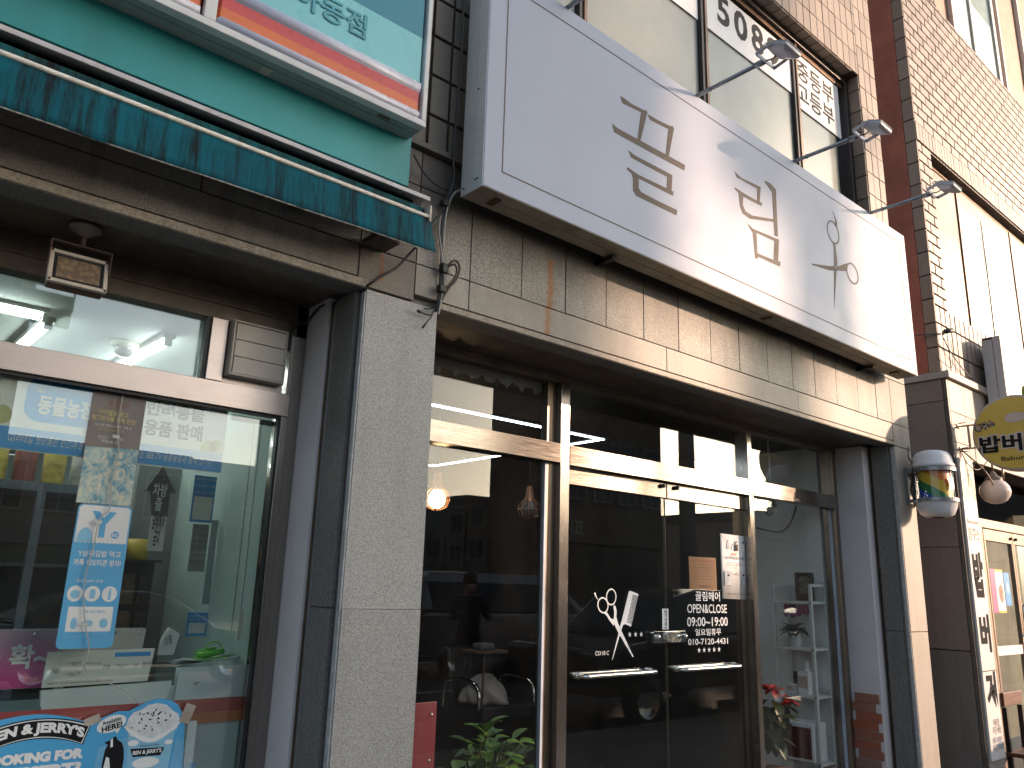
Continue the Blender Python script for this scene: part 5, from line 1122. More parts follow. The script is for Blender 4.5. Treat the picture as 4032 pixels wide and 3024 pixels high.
# foliage plant behind the left window
def leaf(b, base, d, up, L, W, mi=0, fold=.25):
    d = d.normalized(); s = d.cross(up).normalized(); nrm = s.cross(d).normalized(); n = 7; L_, R_, C_ = [], [], []
    for k in range(n + 1):
        u = k / n; w = W * math.sin(math.pi * min(1, u * .92 + .04)) ** .8; p = base + d * (L * u) - nrm * (L * .35 * u * u)
        C_.append(b.b.verts.new(p)); L_.append(b.b.verts.new(p + s * w + nrm * w * fold)); R_.append(b.b.verts.new(p - s * w + nrm * w * fold))
    for k in range(n):
        for A_, C2 in ((L_, C_), (C_, R_)):
            f = b.b.faces.new((A_[k], A_[k + 1], C2[k + 1], C2[k])); f.material_index = mi; f.smooth = True
def leaf_mat(name, a, c):
    s = NT(name); s.col(s.mix(s.rand(), a, c)); s.rough(.35); s.p.inputs['Specular IOR Level'].default_value = .4; return s.m
lm = leaf_mat("plant_leaf", (.05, .15, .025), (.17, .33, .06))
t = thing("potted_plant", "leafy green potted plant standing inside the salon's left window", "plant", (2.86, .80, 0))
b = B(); b.lathe([(0, 0), (.12, 0), (.15, .28), (.16, .30), (.14, .30), (.13, .26), (0, .26)], (2.86, .80, .15), 28); b.fin("pot", plain("pot_white", (.5, .5, .48), .4), t)
b = B(); rr = random.Random(3); stems = B()
for k in range(120):
    a = rr.uniform(0, 6.28); h = rr.uniform(.50, .82); r0 = rr.uniform(.02, .24) * (1.3 - 1.6 * (h - .5)); p = Vector((2.86 + r0 * math.cos(a), .80 + r0 * math.sin(a) * .8, h))
    stems.tube([(2.86, .80, .40), (2.86 + r0 * .5 * math.cos(a), .80 + r0 * .4 * math.sin(a), h - .12), tuple(p)], .0035, 5)
    d = Vector((math.cos(a + rr.uniform(-.5, .5)), math.sin(a + rr.uniform(-.5, .5)), rr.uniform(.0, .9))); leaf(b, p, d, Vector((0, 0, 1)), rr.uniform(.075, .105), rr.uniform(.030, .042))
stems.tube([(2.86, .80, .40), (2.84, .80, .84)], .006, 6)
for k in range(8):
    a = k * .8; leaf(b, Vector((2.84, .80, .82 + .008 * k)), Vector((math.cos(a), math.sin(a), .7 + .05 * k)), Vector((0, 0, 1)), .12, .042)
b.fin("leaves", lm, t); stems.fin("stems", plain("stem_green", (.10, .16, .04), .6), t)
t = thing("red_panel", "dark red panel with two rivets standing inside the salon window beside the pillar", "panel", (2.1, .62, 0))
b = B(); b.box(1.88, 2.385, .62, .64, 0, 1.055); b.fin("board", plain("crimson_board", (.12, .008, .022), .35, var=.05), t, bevel=.003)
b = B()
for z in (1.0, .80): b.lathe([(0, -.004), (.007, -.003), (.008, 0)], (2.355, .62, z), 12, axis='y')
b.fin("rivets", chrome, t)
# styling chair with towel
leather = plain("black_leather", (.020, .020, .021), .35, var=.1)
def chair(x, y, lab):
    t = thing("salon_chair", lab, "chair", (x, y, 0), group="black styling chairs in the salon")
    b = B(); b.box(x - .28, x + .28, y - .28, y + .25, .48, .62); b.fin("seat", leather, t, bevel=.03, bseg=3)
    b = B(); b.box(x - .26, x + .26, y + .25, y + .35, .55, 1.05, rot=Matrix.Rotation(R(-10), 3, 'X')); b.fin("backrest", leather, t, bevel=.03, bseg=3)
    for s in (-1, 1): b = B(); b.tube(smooth([(x + s * .31, y + .25, .55), (x + s * .31, y + .20, .78), (x + s * .31, y - .2, .78), (x + s * .31, y - .25, .58)]), .018, 10); b.fin("armrest", chrome, t)
    b = B(); b.tube([(x, y, .05), (x, y, .48)], .035, 16); b.lathe([(0, .02), (.28, .02), (.27, .04), (.05, .07), (0, .07)], (x, y, 0), 30); b.fin("base", chrome, t)
chair(4.75, 3.1, "black salon chair holding the white towel heap"); chair(3.75, 4.2, "black salon chair farther back on the left in the dark salon")
t = thing("towel", "crumpled white towel heaped on the black salon chair", "towel", (4.62, 3.0, .62))
b = B(); rings = []
rt = random.Random(5); prm = [(rt.uniform(.6, 1.4), rt.uniform(0, 6)) for _ in range(5)]
for j in range(11):
    ph = math.pi / 2 * j / 10; rg = []
    for i in range(40):
        a = 2 * math.pi * i / 40; f_ = 1 + sum(.07 * w * math.sin((q + 2) * a + o_ + ph * (q + 1)) for q, (w, o_) in enumerate(prm)) * (1 - j / 14)
        rg.append(b.b.verts.new((4.62 + .22 * math.cos(ph) * math.cos(a) * f_, 3.0 + .19 * math.cos(ph) * math.sin(a) * f_, .625 + .21 * math.sin(ph) * (1 + .12 * math.sin(3 * a + j)))))
    rings.append(rg)
for P_, Q_ in zip(rings, rings[1:]):
    for k in range(40): f = b.b.faces.new((P_[k], P_[(k + 1) % 40], Q_[(k + 1) % 40], Q_[k])); f.smooth = True
b.b.faces.new(rings[0]); b.b.faces.new(rings[-1]); b.fin("towel_heap", plain("towel_white", (.55, .47, .42), .9, var=.1, bump=.4), t)
t = thing("tool_tray", "small brown tray with folded white cloth on a stand in the dark salon", "tray", (4.5, 2.85, .9))
b = B(); b.box(4.32, 4.66, 2.75, 3.0, 1.045, 1.065); b.tube([(4.49, 2.87, .05), (4.49, 2.87, 1.045)], .012, 8); b.fin("tray", plain("tray_wood", (.16, .09, .05), .5), t, bevel=.003)
b = B(); b.box(4.40, 4.56, 2.80, 2.93, 1.066, 1.12); b.fin("folded_cloth", plain("cloth_grey", (.12, .12, .13), .8), t, bevel=.02)

# ladder shelf against the white side partition
XS, XE = 5.70, 5.93
wsh = plain("shelf_white", (.62, .64, .62), .5, var=.03)
t = thing("ladder_shelf", "white open shelf behind the salon's right window holding flowers and boxes", "shelf", ((XS + XE) / 2, .69, .0))
for y0 in (.515, .825):
    b = B(); b.box(XS, XS + .022, y0, y0 + .022, 0, 1.68); b.box(XE - .02, XE, y0, y0 + .022, 0, 1.68); b.box(XS + .022, XE - .02, y0, y0 + .022, 1.658, 1.68); b.fin("side_frame", wsh, t, bevel=.0015)
for z in (1.553, 1.218, .885, .433): b = B(); b.box(XS + .002, XE - .002, .538, .824, z - .022, z); b.box(XS, XE, .5175, .5365, z - .02, z - .002); b.fin("shelf_board", wsh, t, bevel=.0015)
t = thing("picture_frame", "dark wooden picture frame with a bouquet picture on the white shelf's top board", "picture frame", (5.80, .60, 1.553))
dw = plain("dark_wood", (.045, .022, .016), .4, var=.25, vs=8)
b = B(); yA, yB2, zA, zB = .53, .685, 1.554, 1.765; e = .03
for y0, y1, z0, z1 in ((yA, yB2, zA, zA + .05), (yA, yB2, zB - .028, zB), (yA, yA + .036, zA + .05, zB - .028), (yB2 - .028, yB2, zA + .05, zB - .028)): b.box(5.775, 5.79, y0, y1, z0, z1)
b.fin("frame", dw, t, bevel=.003)
s_ = NT("bouquet_picture"); n_ = s_.noise(38, 6, .7); s_.col(s_.mix(s_.ramp(n_, .45, .6), (.24, .20, .17), (.05, .05, .06))); s_.rough(.5)
b = B(); b.box(5.781, 5.783, yA + .036, yB2 - .028, zA + .05, zB - .028); b.fin("picture", s_.m, t)
# cyclamen
t = thing("potted_flower", "purple-pink cyclamen in a white pot on the second board of the white shelf", "flower pot", (5.80, .66, 1.218))
px_, py_ = 5.79, .712
b = B(); b.lathe([(0, 0), (.040, 0), (.050, .105), (.054, .115), (.048, .115), (.044, .10), (0, .10)], (px_, py_, 1.2185), 28); b.fin("pot", wh_plast, t)
dl = leaf_mat("cyclamen_leaf", (.012, .035, .016), (.03, .07, .03)); b = B(); rr = random.Random(8)
for k in range(30):
    a = rr.uniform(0, 6.28); p = Vector((px_ + .02 * math.cos(a), py_ + .02 * math.sin(a), 1.33 + rr.uniform(-.01, .04))); leaf(b, p, Vector((math.cos(a), math.sin(a), rr.uniform(-.3, .7))), Vector((0, 0, 1)), rr.uniform(.07, .11), .028)
b.fin("leaves", dl, t)
pk = leaf_mat("cyclamen_petal", (.28, .03, .16), (.55, .16, .36)); b = B()
for k in range(20):
    a = rr.uniform(0, 6.28); r_ = rr.uniform(.01, .11); c_ = Vector((px_ + r_ * .5 * math.cos(a), py_ - .03 + r_ * math.sin(a), 1.455 + rr.uniform(-.04, .045)))
    for q in range(5): aa = q * 1.256 + a; leaf(b, c_, Vector((math.cos(aa) * .5, math.sin(aa) * .5, 1)), Vector((math.cos(aa), math.sin(aa), 0)), .040, .014)
b.fin("petals", pk, t)
b = B()
for k in range(12): a = rr.uniform(0, 6.28); b.tube([(px_, py_, 1.32), (px_ + .04 * math.cos(a), py_ + .04 * math.sin(a), 1.40)], .0015, 5)
b.fin("stalks", plain("stalk_brown", (.12, .06, .04), .6), t)
# products on the third board
def hprod(name, lab, y0, y1, z1, m_, art=None, X0=5.74, dx=.06):
    t = thing(name, lab, name.replace("_", " "), (X0 + dx / 2, (y0 + y1) / 2, .885)); b = B(); b.box(X0, X0 + dx, y0, y1, .8855, z1); b.fin("carton", m_, t, bevel=.002)
    if art:
        b = B(); b.box(X0 - .0012, X0 - .0004, y0 + .006, y1 - .006, .89 + (z1 - .89) * .25, .89 + (z1 - .89) * .8); b.fin("red_scribble", art, t)
    return t
s_ = NT("red_scribble_print"); n_ = s_.noise(60, 2, .5, dist=4); s_.col(s_.mix(s_.ramp(n_, .46, .5), (.36, .06, .04), (.62, .60, .58))); s_.rough(.5)
hprod("product_box", "tall white box with red scribbles at the near end of the third shelf board", .600, .685, 1.045, wh_plast, s_.m)
hprod("product_box", "black box in the middle of the third shelf board", .695, .755, 1.035, plain("box_black", (.03, .03, .035), .5), None, 5.80, .05)
hprod("product_box", "low white box with a red print, far end of the third shelf board", .70, .775, .95, wh_plast, s_.m, 5.73, .05)
t = thing("spray_can", "white spray can with a red emblem behind the boxes on the third shelf board", "can", (5.83, .625, .885))
b = B(); b.lathe([(0, 0), (.024, 0), (.024, .17), (.018, .18), (.018, .225), (0, .225)], (5.845, .665, .8855), 20); b.fin("body", wh_plast, t)
# heater on the lowest visible board
t = thing("fan_heater", "white-edged appliance with a dark red front on the lowest board of the white shelf", "heater", (5.80, .66, .433))
b = B(); pts = [(5.675, .545), (5.66, .68), (5.675, .83), (5.86, .83), (5.86, .545)]
vs0 = [b.b.verts.new((x, y, .4335)) for x, y in pts]; vs1 = [b.b.verts.new((x, y, .70)) for x, y in pts]
b.b.faces.new(vs0); b.b.faces.new(vs1)
for i in range(5): b.b.faces.new((vs0[i], vs0[(i + 1) % 5], vs1[(i + 1) % 5], vs1[i]))
b.fin("body", wh_plast, t, bevel=.012, bseg=3)
b = B(); vs = [b.b.verts.new(p) for p in ((5.6695, .565, .458), (5.6575, .68, .458), (5.6695, .815, .458), (5.6695, .815, .668), (5.6575, .68, .668), (5.6695, .565, .668))]
b.b.faces.new((vs[0], vs[1], vs[4], vs[5])); b.b.faces.new((vs[1], vs[2], vs[3], vs[4])); b.fin("red_front", plain("dark_red_gloss", (.10, .012, .015), .12), t)
# poinsettia
t = thing("potted_flower", "red poinsettia hanging over dark leaves at the left edge of the salon's right window", "flower pot", (5.27, .62, .0))
b = B(); rr = random.Random(11); b2 = B()
cx, cy = 5.27, .62
for k in range(60):
    a = rr.uniform(0, 6.28); z = rr.uniform(.58, .88); r_ = rr.uniform(.02, .12); leaf(b, Vector((cx + r_ * math.cos(a), cy + r_ * .7 * math.sin(a), z)), Vector((math.cos(a), math.sin(a) * .7, rr.uniform(-.9, .2))), Vector((0, 0, 1)), rr.uniform(.10, .15), rr.uniform(.03, .045))
for c_ in ((5.23, .58, .955), (5.38, .60, .905), (5.19, .62, .975), (5.40, .58, .87)):
    for k in range(9): a = k * .7 + rr.uniform(-.2, .2); leaf(b2, Vector(c_), Vector((math.cos(a), math.sin(a) * .6, rr.uniform(-.35, .55))), Vector((0, 0, 1)), rr.uniform(.07, .10), .024)
b.fin("leaves", leaf_mat("poinsettia_leaf", (.015, .03, .012), (.05, .06, .02)), t); b2.fin("red_bracts", leaf_mat("poinsettia_red", (.45, .01, .015), (.75, .04, .03)), t)
b = B(); b.lathe([(0, 0), (.09, 0), (.12, .22), (0, .22)], (cx, cy, .22), 24); b.box(cx - .13, cx + .13, cy - .09, cy + .09, .002, .2195); b.fin("pot", plain("terracotta", (.25, .10, .05), .7), t)

t = thing("ceiling_spotlight", "small white ceiling spotlight with a hanging black wire inside the salon's right window", "light", (5.39, .62, 2.19))
b = B(); b.lathe([(.001, 0), (.045, 0), (.045, .055), (.03, .06), (.03, .09), (.001, .09)], (5.39, .62, 2.19), 24); b.tube([(5.39, .62, 2.28), (5.39, .62, 2.75)], .008, 6); b.fin("lamp_body", wh_plast, t)
b = B(); b.tube(smooth([(5.72, .60, 2.27), (5.62, .60, 2.13), (5.48, .60, 2.055), (5.30, .60, 2.05), (5.15, .60, 2.06)]), .006, 7); b.tube(smooth([(5.40, .61, 2.20), (5.33, .60, 2.165), (5.25, .60, 2.20), (5.22, .60, 2.24)]), .005, 6); b.fin("wire", cable_m, t)
# ================================================================ BARBER LAMP
t = thing("barber_pole", "short barber lamp with rainbow stripes and white rounded caps on the lit stone strip", "barber pole", (6.372, -.18, 2.21))
cx, cy = 6.372, -.180
b = B(); b.lathe([(0, .135), (.075, .133), (.112, .118), (.132, .085), (.142, .035), (.150, .025), (.150, 0), (0, 0)], (cx, cy, 2.565), 48); b.fin("top_cap", wh_plast, t)
b = B(); b.lathe([(0, -.115), (.085, -.113), (.115, -.095), (.135, -.05), (.146, -.008), (.152, 0), (.152, .012), (0, .012)], (cx, cy, 2.310), 48); b.fin("bottom_cap", wh_plast, t)
b = B(); b.lathe([(0, 0), (.045, 0), (.045, -.006), (0, -.006)], (cx, cy, 2.194), 24); b.fin("bottom_plug", plain("plug_brown", (.12, .06, .05), .6), t)
s_ = NT("rainbow_stripes"); sp_ = s_.new("ShaderNodeSeparateXYZ"); s_.l.new(s_.tc.outputs['Object'], sp_.inputs[0])
an = s_.math('ARCTAN2', s_.math('MULTIPLY', sp_.outputs[1], -1.0), s_.math('MULTIPLY', sp_.outputs[0], -1.0))
u_ = s_.math('MULTIPLY', s_.math('SUBTRACT', sp_.outputs[2], .111), 1 / .245)
v_ = s_.math('DIVIDE', s_.math('ADD', s_.math('ADD', u_, s_.math('MULTIPLY', an, .28)), .35), 1.7, True)
cr = s_.new("ShaderNodeValToRGB"); cr.color_ramp.interpolation = 'CONSTANT'; els = cr.color_ramp.elements
els[0].position = 0; els[0].color = (.03, .02, .08, 1); els[1].position = .115; els[1].color = (.015, .08, .42, 1)
for p_, c_ in ((.298, (.008, .15, .045)), (.468, (.58, .38, .02)), (.67, (.60, .17, .025)), (.853, (.40, .02, .03))): e_ = els.new(p_); e_.color = (*c_, 1)
s_.l.new(v_, cr.inputs[0]); s_.col(cr.outputs[0]); s_.rough(.4)
b = B(); b.lathe([(.112, 0), (.112, .245)], (cx, cy, 2.321), 48); b.fin("striped_cylinder", s_.m, t)
b = B(); b.lathe([(.132, 0), (.132, .245)], (cx, cy, 2.321), 48); b.fin("clear_tube", glass_mat("acrylic", (.97, .97, .97), .8, .0), t)
gs = plain("band_grey", (.22, .23, .25), .35, metal=.7, var=.08)
for z in (2.548, 2.318):
    b = B(); pts = [(6.285 - .135 + .0, -.012, z)]; arc = [(cx + .155 * math.cos(R(a)), cy + .155 * math.sin(R(a)), z) for a in range(150, 391, 8)]
    allp = [(6.285, -.010, z), (6.283, -.06, z), (6.262, -.10, z)] + arc + [(6.50, -.07, z), (6.43, -.010, z)]
    for h0, h1 in ((-.013, .013),):
        lo = [b.b.verts.new((p[0], p[1], p[2] + h0)) for p in allp]; hi = [b.b.verts.new((p[0], p[1], p[2] + h1)) for p in allp]
        for i in range(len(allp) - 1): b.b.faces.new((lo[i], lo[i + 1], hi[i + 1], hi[i]))
    o = b.fin("steel_band", gs, t); md = o.modifiers.new("thick", 'SOLIDIFY'); md.thickness = .003; md.offset = 0
b = B(); b.box(6.276, 6.292, -.022, -.003, 2.29, 2.575); b.box(6.418, 6.434, -.022, -.003, 2.29, 2.575); b.fin("back_rail", gs, t)
b = B()
for z in (2.555, 2.325):
    for a in (200, 285): b.lathe([(0, -.004), (.004, -.003), (.005, 0)], (cx + .157 * math.cos(R(a)), cy + .157 * math.sin(R(a)), z), 8, axis='y')
b.fin("screws", chrome, t)
b = B(); v0 = []
for k in range(20):
    a = R(262 + 14 * math.cos(k * math.pi / 10)); v0.append(b.b.verts.new((cx + .1335 * math.cos(a), cy + .1335 * math.sin(a), 2.44 + .052 * math.sin(k * math.pi / 10))))
b.b.faces.new(v0); b.fin("white_disc", decal, t)
b = B(); b.tube(smooth([(6.37, -.01, 2.71), (6.33, -.03, 2.74), (6.30, -.04, 2.72), (6.29, -.04, 2.66), (6.315, -.05, 2.61), (6.27, -.07, 2.575), (6.29, -.06, 2.50), (6.31, -.04, 2.455), (6.275, -.04, 2.40), (6.285, -.05, 2.345), (6.31, -.07, 2.32)]), .0048, 8); b.fin("cable", cable_m, t)

# ================================================================ SIGNS ON BUILDING B
t = thing("shop_sign", "big cream-yellow signboard with pale grey sides above the round rice-burger sign", "shop sign", (9.6768, -0.2523, 3.1053))
b = B(); b.box(7.7683, 12.9024, -0.3254, -0.3147, 3.0193, 3.9246); b.fin("sign_face", plain("cream_yellow_vinyl", (.74, .62, .34), .4, var=.03, vs=1), t)
b = B(); b.box(7.7651, 7.7678, -0.3243, -0.2631, 3.0193, 3.9246); b.box(7.7651, 7.7678, -0.2588, -0.1717, 3.0193, 3.9063); b.box(7.7651, 12.9024, -0.3136, -0.1717, 3.016, 3.0193); b.box(7.7651, 12.9024, -0.3136, -0.1717, 3.9246, 3.9278); b.fin("side_panels", plain("sign_side_grey", (.42, .43, .45), .4, var=.05), t, bevel=.001)
b = B(); b.poly(rrect(8.193, 8.8166, 3.159, 3.5569, 0.0968, 8), -.3256, .02); b.fin("green_letter", plain("olive_letter", (.14, .20, .03), .4), t)
b = B(); b.box(7.7791, 12.9024, -0.3136, -0.177, 3.0246, 3.9171); b.fin("inner_box", black_gap, t)
t = thing("blade_sign", "round yellow blade sign with black Korean letters on the brick building", "blade sign", (7.0963, -0.5426, 2.6107))
RX = 7.075; ry, rz, rc = -.548, 2.906, .306
b = B(); b.lathe([(0.0011, 0), (rc - .004, 0), (rc, 0.0065), (rc, 0.1011), (rc - .004, 0.1075), (0.0011, 0.1075)], (RX, ry, rz), 64, axis='x'); b.fin("drum", plain("drum_grey", (.42, .38, .35), .5, var=.1), t)
def yzell(cy_, cz_, r1, r2, n=40): return [(cy_ + r1 * math.cos(2 * math.pi * k / n), cz_ + r2 * math.sin(2 * math.pi * k / n)) for k in range(n)]
b = B(); b.poly(yzell(ry, rz, 0.2882, 0.2882, 64), 0, .002, plane='yz', X=RX - .0005, side=False); b.fin("yellow_face", plain("ochre_yellow", (.60, .42, .07), .45, var=.05, vs=6), t)
def ysign(body, y_left, y_right, z0, z1, bold, m_, X, nm="lettering", roll=0):
    # plane yz: the reading direction runs from large y to small y
    return text(nm, body, (y_right, y_left, z0, z1), 0, m_, t, bold=bold, plane='yz', X=X, roll=roll)
halo = plain("pale_halo", (.62, .52, .46), .5)
ysign("밥버거", -0.2792, -0.7738, 2.7451, 2.9064, .10, halo, RX - .003, "letter_outline"); ysign("밥버거", -0.2899, -0.763, 2.7558, 2.8956, .035, blk, RX - .0045)
ysign("봉구스", -0.2631, -0.419, 2.9494, 3.0139, .12, blk, RX - .003, "letter_outline", R(14)); ysign("봉구스", -0.2706, -0.4114, 2.9548, 3.0085, .01, halo, RX - .0045, "lettering", R(14))
ysign("Baburger", -0.4351, -0.6931, 2.6752, 2.7182, .01, blk, RX - .004)
b = B(); b.poly(yzell(-0.5695, 3.0246, 0.0753, 0.0409, 36), 0, .002, plane='yz', X=RX - .003, side=False); b.fin("rice_ball", plain("rice_print", (.56, .44, .38), .5, var=.08, vs=60), t)
b = B()
for z in (3.003, 2.810):
    b.box(RX + .02, RX + .035, -0.2631, -0.1362, z, z + .012); b.box(RX - .01, RX + .06, -0.1426, -0.1362, z - .01, z + .022)
b.box(RX + .022, RX + .034, -0.2147, -0.1985, 2.8096, 3.0031); b.fin("bracket", plain("cream_iron", (.44, .34, .26), .5, metal=.3, var=.1), t)
b = B()
for z, dy in ((3.03, 0), (2.82, 0), (2.79, .01)): b.tube([(RX + .0, -.145 + dy, z), (RX + .01, -0.1985, z + .003)], .004, 6)
b.fin("bolts", cable_m, t)
b = B(); b.tube([(RX + .3, -0.3383, 2.6967), (RX + .3, -0.3383, 2.5677)], .009, 8); b.fin("lamp_stem", cream_fr, t)
t = thing("cable", "dangling brown cables below the left edge of the round blade sign", "cable", (7.1608, -0.1878, 2.4602))
b = B(); b.tube(smooth([(7.0963, -0.1448, 2.8042), (7.1608, -0.1878, 2.7397), (7.2253, -0.2308, 2.6752), (7.3114, -0.2523, 2.5999), (7.3544, -0.2631, 2.5354)]), .006, 7); b.tube(smooth([(7.0748, -0.1448, 2.7827), (7.1178, -0.1663, 2.6967), (7.2038, -0.1878, 2.6537), (7.3114, -0.1985, 2.6752), (7.3759, -0.2308, 2.7397)]), .004, 7)
b.tube(smooth([(6.9888, -0.1426, 2.7182), (7.0533, -0.1448, 2.6752), (7.1393, -0.1448, 2.6429), (7.2468, -0.1469, 2.6644), (7.2899, -0.1555, 2.7075)]), .003, 6); b.fin("cables", plain("brown_cable2", (.13, .08, .05), .5), t)
t = thing("globe_lamp", "white globe lamp hanging in front of the right shop below the round sign", "lamp", (7.5264, -0.22, 2.3741))
gx, gy = 7.526, -.215
b = B(); b.lathe([(0.0011, -0.1054), (0.043, -0.1011), (0.086, -0.0774), (0.1118, -0.0387), (0.1204, 0), (0.1118, 0.0409), (0.086, 0.0774), (0.0645, 0.0925)], (gx, gy, 2.4999), 40); b.fin("globe", plain("opal_glass", (.72, .62, .56), .12, var=.02), t)
b = B(); b.lathe([(0.0688, 0.086), (0.0688, 0.1129), (0.0323, 0.1344), (0.0129, 0.172), (0.0011, 0.172)], (gx, gy, 2.4999), 28); b.fin("fitter", plain("fitter_grey_brown", (.22, .18, .15), .5), t)
b = B(); b.tube([(gx, gy, 2.6644), (gx, gy, 3.03)], .008, 8); b.fin("stem", cream_fr, t)
t = thing("banner_sign", "tall narrow white vertical sign with black Korean letters on the brick building's pillar", "sign", (7.1178, -0.1555, 0.428))
b = B(); b.box(6.9802, 7.2598, yB - .020, yB - .003, 0.428, 2.7311); b.fin("board", plain("vertical_sign_white", (.66, .64, .62), .5, var=.04, vs=3), t, bevel=.002)
yv = yB - .0205
b = B(); b.box(6.9823, 7.2576, yv - .0008, yv, 2.4064, 2.729); b.fin("pale_yellow_top", plain("pale_yellow", (.66, .58, .36), .5), t)
text("lettering", "BonGousse", (7.0049, 7.2415, 2.2021, 2.2344), yv - .001, grey_ink, t)
text("lettering", "봉구스", (7.0049, 7.2415, 2.0623, 2.1699), yv - .001, plain("taupe_ink", (.19, .15, .12), .5), t, bold=.02)
for ch, z0, z1 in (("밥", 1.62, 1.976), ("버", 1.202, 1.4925), ("거", .794, 1.062)): text("lettering", ch, (7.0211, 7.2253, z0, z1), yv - .001, ink, t, bold=.045)
b = B(); b.box(6.9802, 7.2598, yv - .0014, yv - .0002, 1.0646, 1.071); b.fin("seam", grey_ink, t)
text("small_print", "하동점\n주문 배달", (7.0533, 7.2253, 0.6108, 0.7183), yv - .001, ink, t); text("small_print", "883-8884\n매일 09:00", (7.0211, 7.2415, 0.4925, 0.5893), yv - .001, bl_ink, t)
t = thing("bullet_camera", "small security camera on a wire mount at the brick building's corner above the stone ledge", "camera", (6.9888, -0.1448, 3.7719))
b = B(); b.tube([(6.9565, -0.1609, 3.8095), (7.0211, -0.1985, 3.8257)], .020, 14); b.fin("body", rub, t)
b = B(); b.lathe([(0, -0.0108), (0.0151, -0.0108), (0.0194, 0)], (6.9404, -0.1502, 3.7934), 12, axis='y'); b.tube(smooth([(6.8813, -0.0158, 3.7719), (6.9243, -0.1125, 3.7827), (6.9404, -0.1502, 3.788)]), .004, 6); b.tube(smooth([(6.7738, 0.1348, 3.7827), (6.9028, -0.0373, 3.7988), (6.935, -0.134, 3.7934)]), .004, 6); b.fin("mount", plain("mount_iron", (.08, .07, .065), .4, metal=.5), t)
b = B(); b.tube(smooth([(6.9458, -0.1502, 3.7504), (7.0963, -0.1394, 3.6644), (7.3651, -0.134, 3.5569), (7.5802, -0.134, 3.5031)]), .005, 6); b.tube(smooth([(6.9243, -0.0803, 3.5891), (6.9565, -0.1555, 3.5031), (7.0211, -0.1609, 3.5031), (7.0748, -0.1609, 3.6214), (7.0641, -0.1609, 3.7504)]), .0025, 5); b.fin("wires", cable_m, t)
# outdoor table and chair
rw = plain("brown_wood", (.16, .065, .035), .5, var=.25, vs=6, stretch=(1, 5, 5))
t = thing("outdoor_table", "low dark brown wooden table standing outside the right shop", "table", (7.7414, -0.6071, 0))
b = B()
for k in range(5): b.box(7.3974, 8.4941, -.34 - .118 * k - .108, -.34 - .118 * k, 0.5947, 0.6216)
b.fin("tabletop", rw, t, bevel=.004)
for x in (7.47, 8.38):
    for y in (-.42, -.88): b = B(); b.box(x, x + .05, y, y + .05, 0, 0.5936); b.fin("leg", rub, t, bevel=.003)
b = B(); b.box(7.4726, 8.4403, -0.4136, -0.3813, 0.4818, 0.5248); b.box(7.5264, 7.5587, -0.8222, -0.4243, 0.4818, 0.5248); b.fin("stretcher", rub, t)
t = thing("outdoor_chair", "red-brown wooden chair behind the low brown table outside the right shop", "chair", (8.0102, -0.177, 0))
b = B(); b.box(7.7952, 8.2253, -0.3168, 0.0272, 0.3528, 0.385); b.fin("seat", rw, t, bevel=.004)
b = B(); b.box(7.7952, 8.2253, -0.005, 0.0219, 0.7398, 0.8474); b.fin("backrest", rw, t, bevel=.004)
for x in (7.81, 8.18):
    b = B(); b.box(x, x + .035, -0.0104, 0.0272, 0, 0.7291); b.fin("leg", rub, t); b = B(); b.box(x, x + .035, -0.3114, -0.2738, 0, 0.3517); b.fin("leg", rub, t)

# ================================================================ ACROSS THE STREET (seen in the glass, and what shades the facade)
def far_building(name_label, x0, x1, y0, y1, h, wall, floors, cols, shop=None, sign=None, flat=True):
    t = thing("street_building", name_label, "building", ((x0 + x1) / 2, y1, 0))
    b = B(); b.box(x0, x1, y0, y1, 0, h); b.fin("wall", wall, t)
    b = B(); b.box(x0 - .1, x1 + .1, y0 - .1, y1 + .1, h + .001, h + .35); b.fin("parapet", plain("parapet_grey", (.25, .24, .22), .8), t)
    fh = h / floors; cw = (x1 - x0) / cols; fb = B(); gb = B()
    for f in range(1, floors):
        for c in range(cols):
            a = x0 + cw * c + cw * .18; e_ = x0 + cw * (c + 1) - cw * .18; z0 = fh * f + fh * .25; z1 = fh * (f + 1) - fh * .18
            gb.box(a, e_, y1 + .002, y1 + .02, z0, z1)
            fb.box(a - .06, e_ + .06, y1 + .002, y1 + .06, z0 - .06, z0 - .001); fb.box(a - .06, e_ + .06, y1 + .002, y1 + .06, z1 + .001, z1 + .06); fb.box(a - .06, a - .001, y1 + .002, y1 + .06, z0, z1); fb.box(e_ + .001, e_ + .06, y1 + .002, y1 + .06, z0, z1); fb.box((a + e_) / 2 - .02, (a + e_) / 2 + .02, y1 + .021, y1 + .05, z0, z1)
    w = gb.fin("window_panes", plain("far_glass", (.05, .06, .07), .1), t); fb.fin("window_frames", plain("far_frame", (.35, .34, .33), .5), t)
    b = B(); b.box(x0 + .3, x1 - .3, y1 + .002, y1 + .05, .1, fh * .82); b.fin("shopfront", plain("far_shop_glass", (.04, .045, .05), .12), t)
    b = B(); b.box(x0 + .2, x1 - .2, y1 + .002, y1 + .35, fh * .84, fh * 1.08); b.fin("shop_board", plain("far_board", shop or (.14, .13, .12), .5), t)
    if sign: 
        # lettering faces the street (towards +y)
        o = text("lettering", sign, (0, 2.2, fh * .86, fh * 1.05), 0, plain("far_letter", (.6, .6, .55), .6), None)
        me = o.data; base = Vector(o.location)
        for v in me.vertices: v.co = Vector((x0 + 1.9 - (v.co.x + base.x) * .62, y1 + .36, v.co.z + base.z))
        o.location = wbase(t) * 0; me.transform(Matrix.Translation(-wbase(t))); o.parent = t
    return t
brk = plain("far_brown_brick", (.24, .175, .13), .8, var=.25, vs=3); gry = plain("far_grey_render", (.20, .19, .175), .8, var=.15); orb = plain("far_orange_brick", (.30, .21, .15), .8, var=.2)
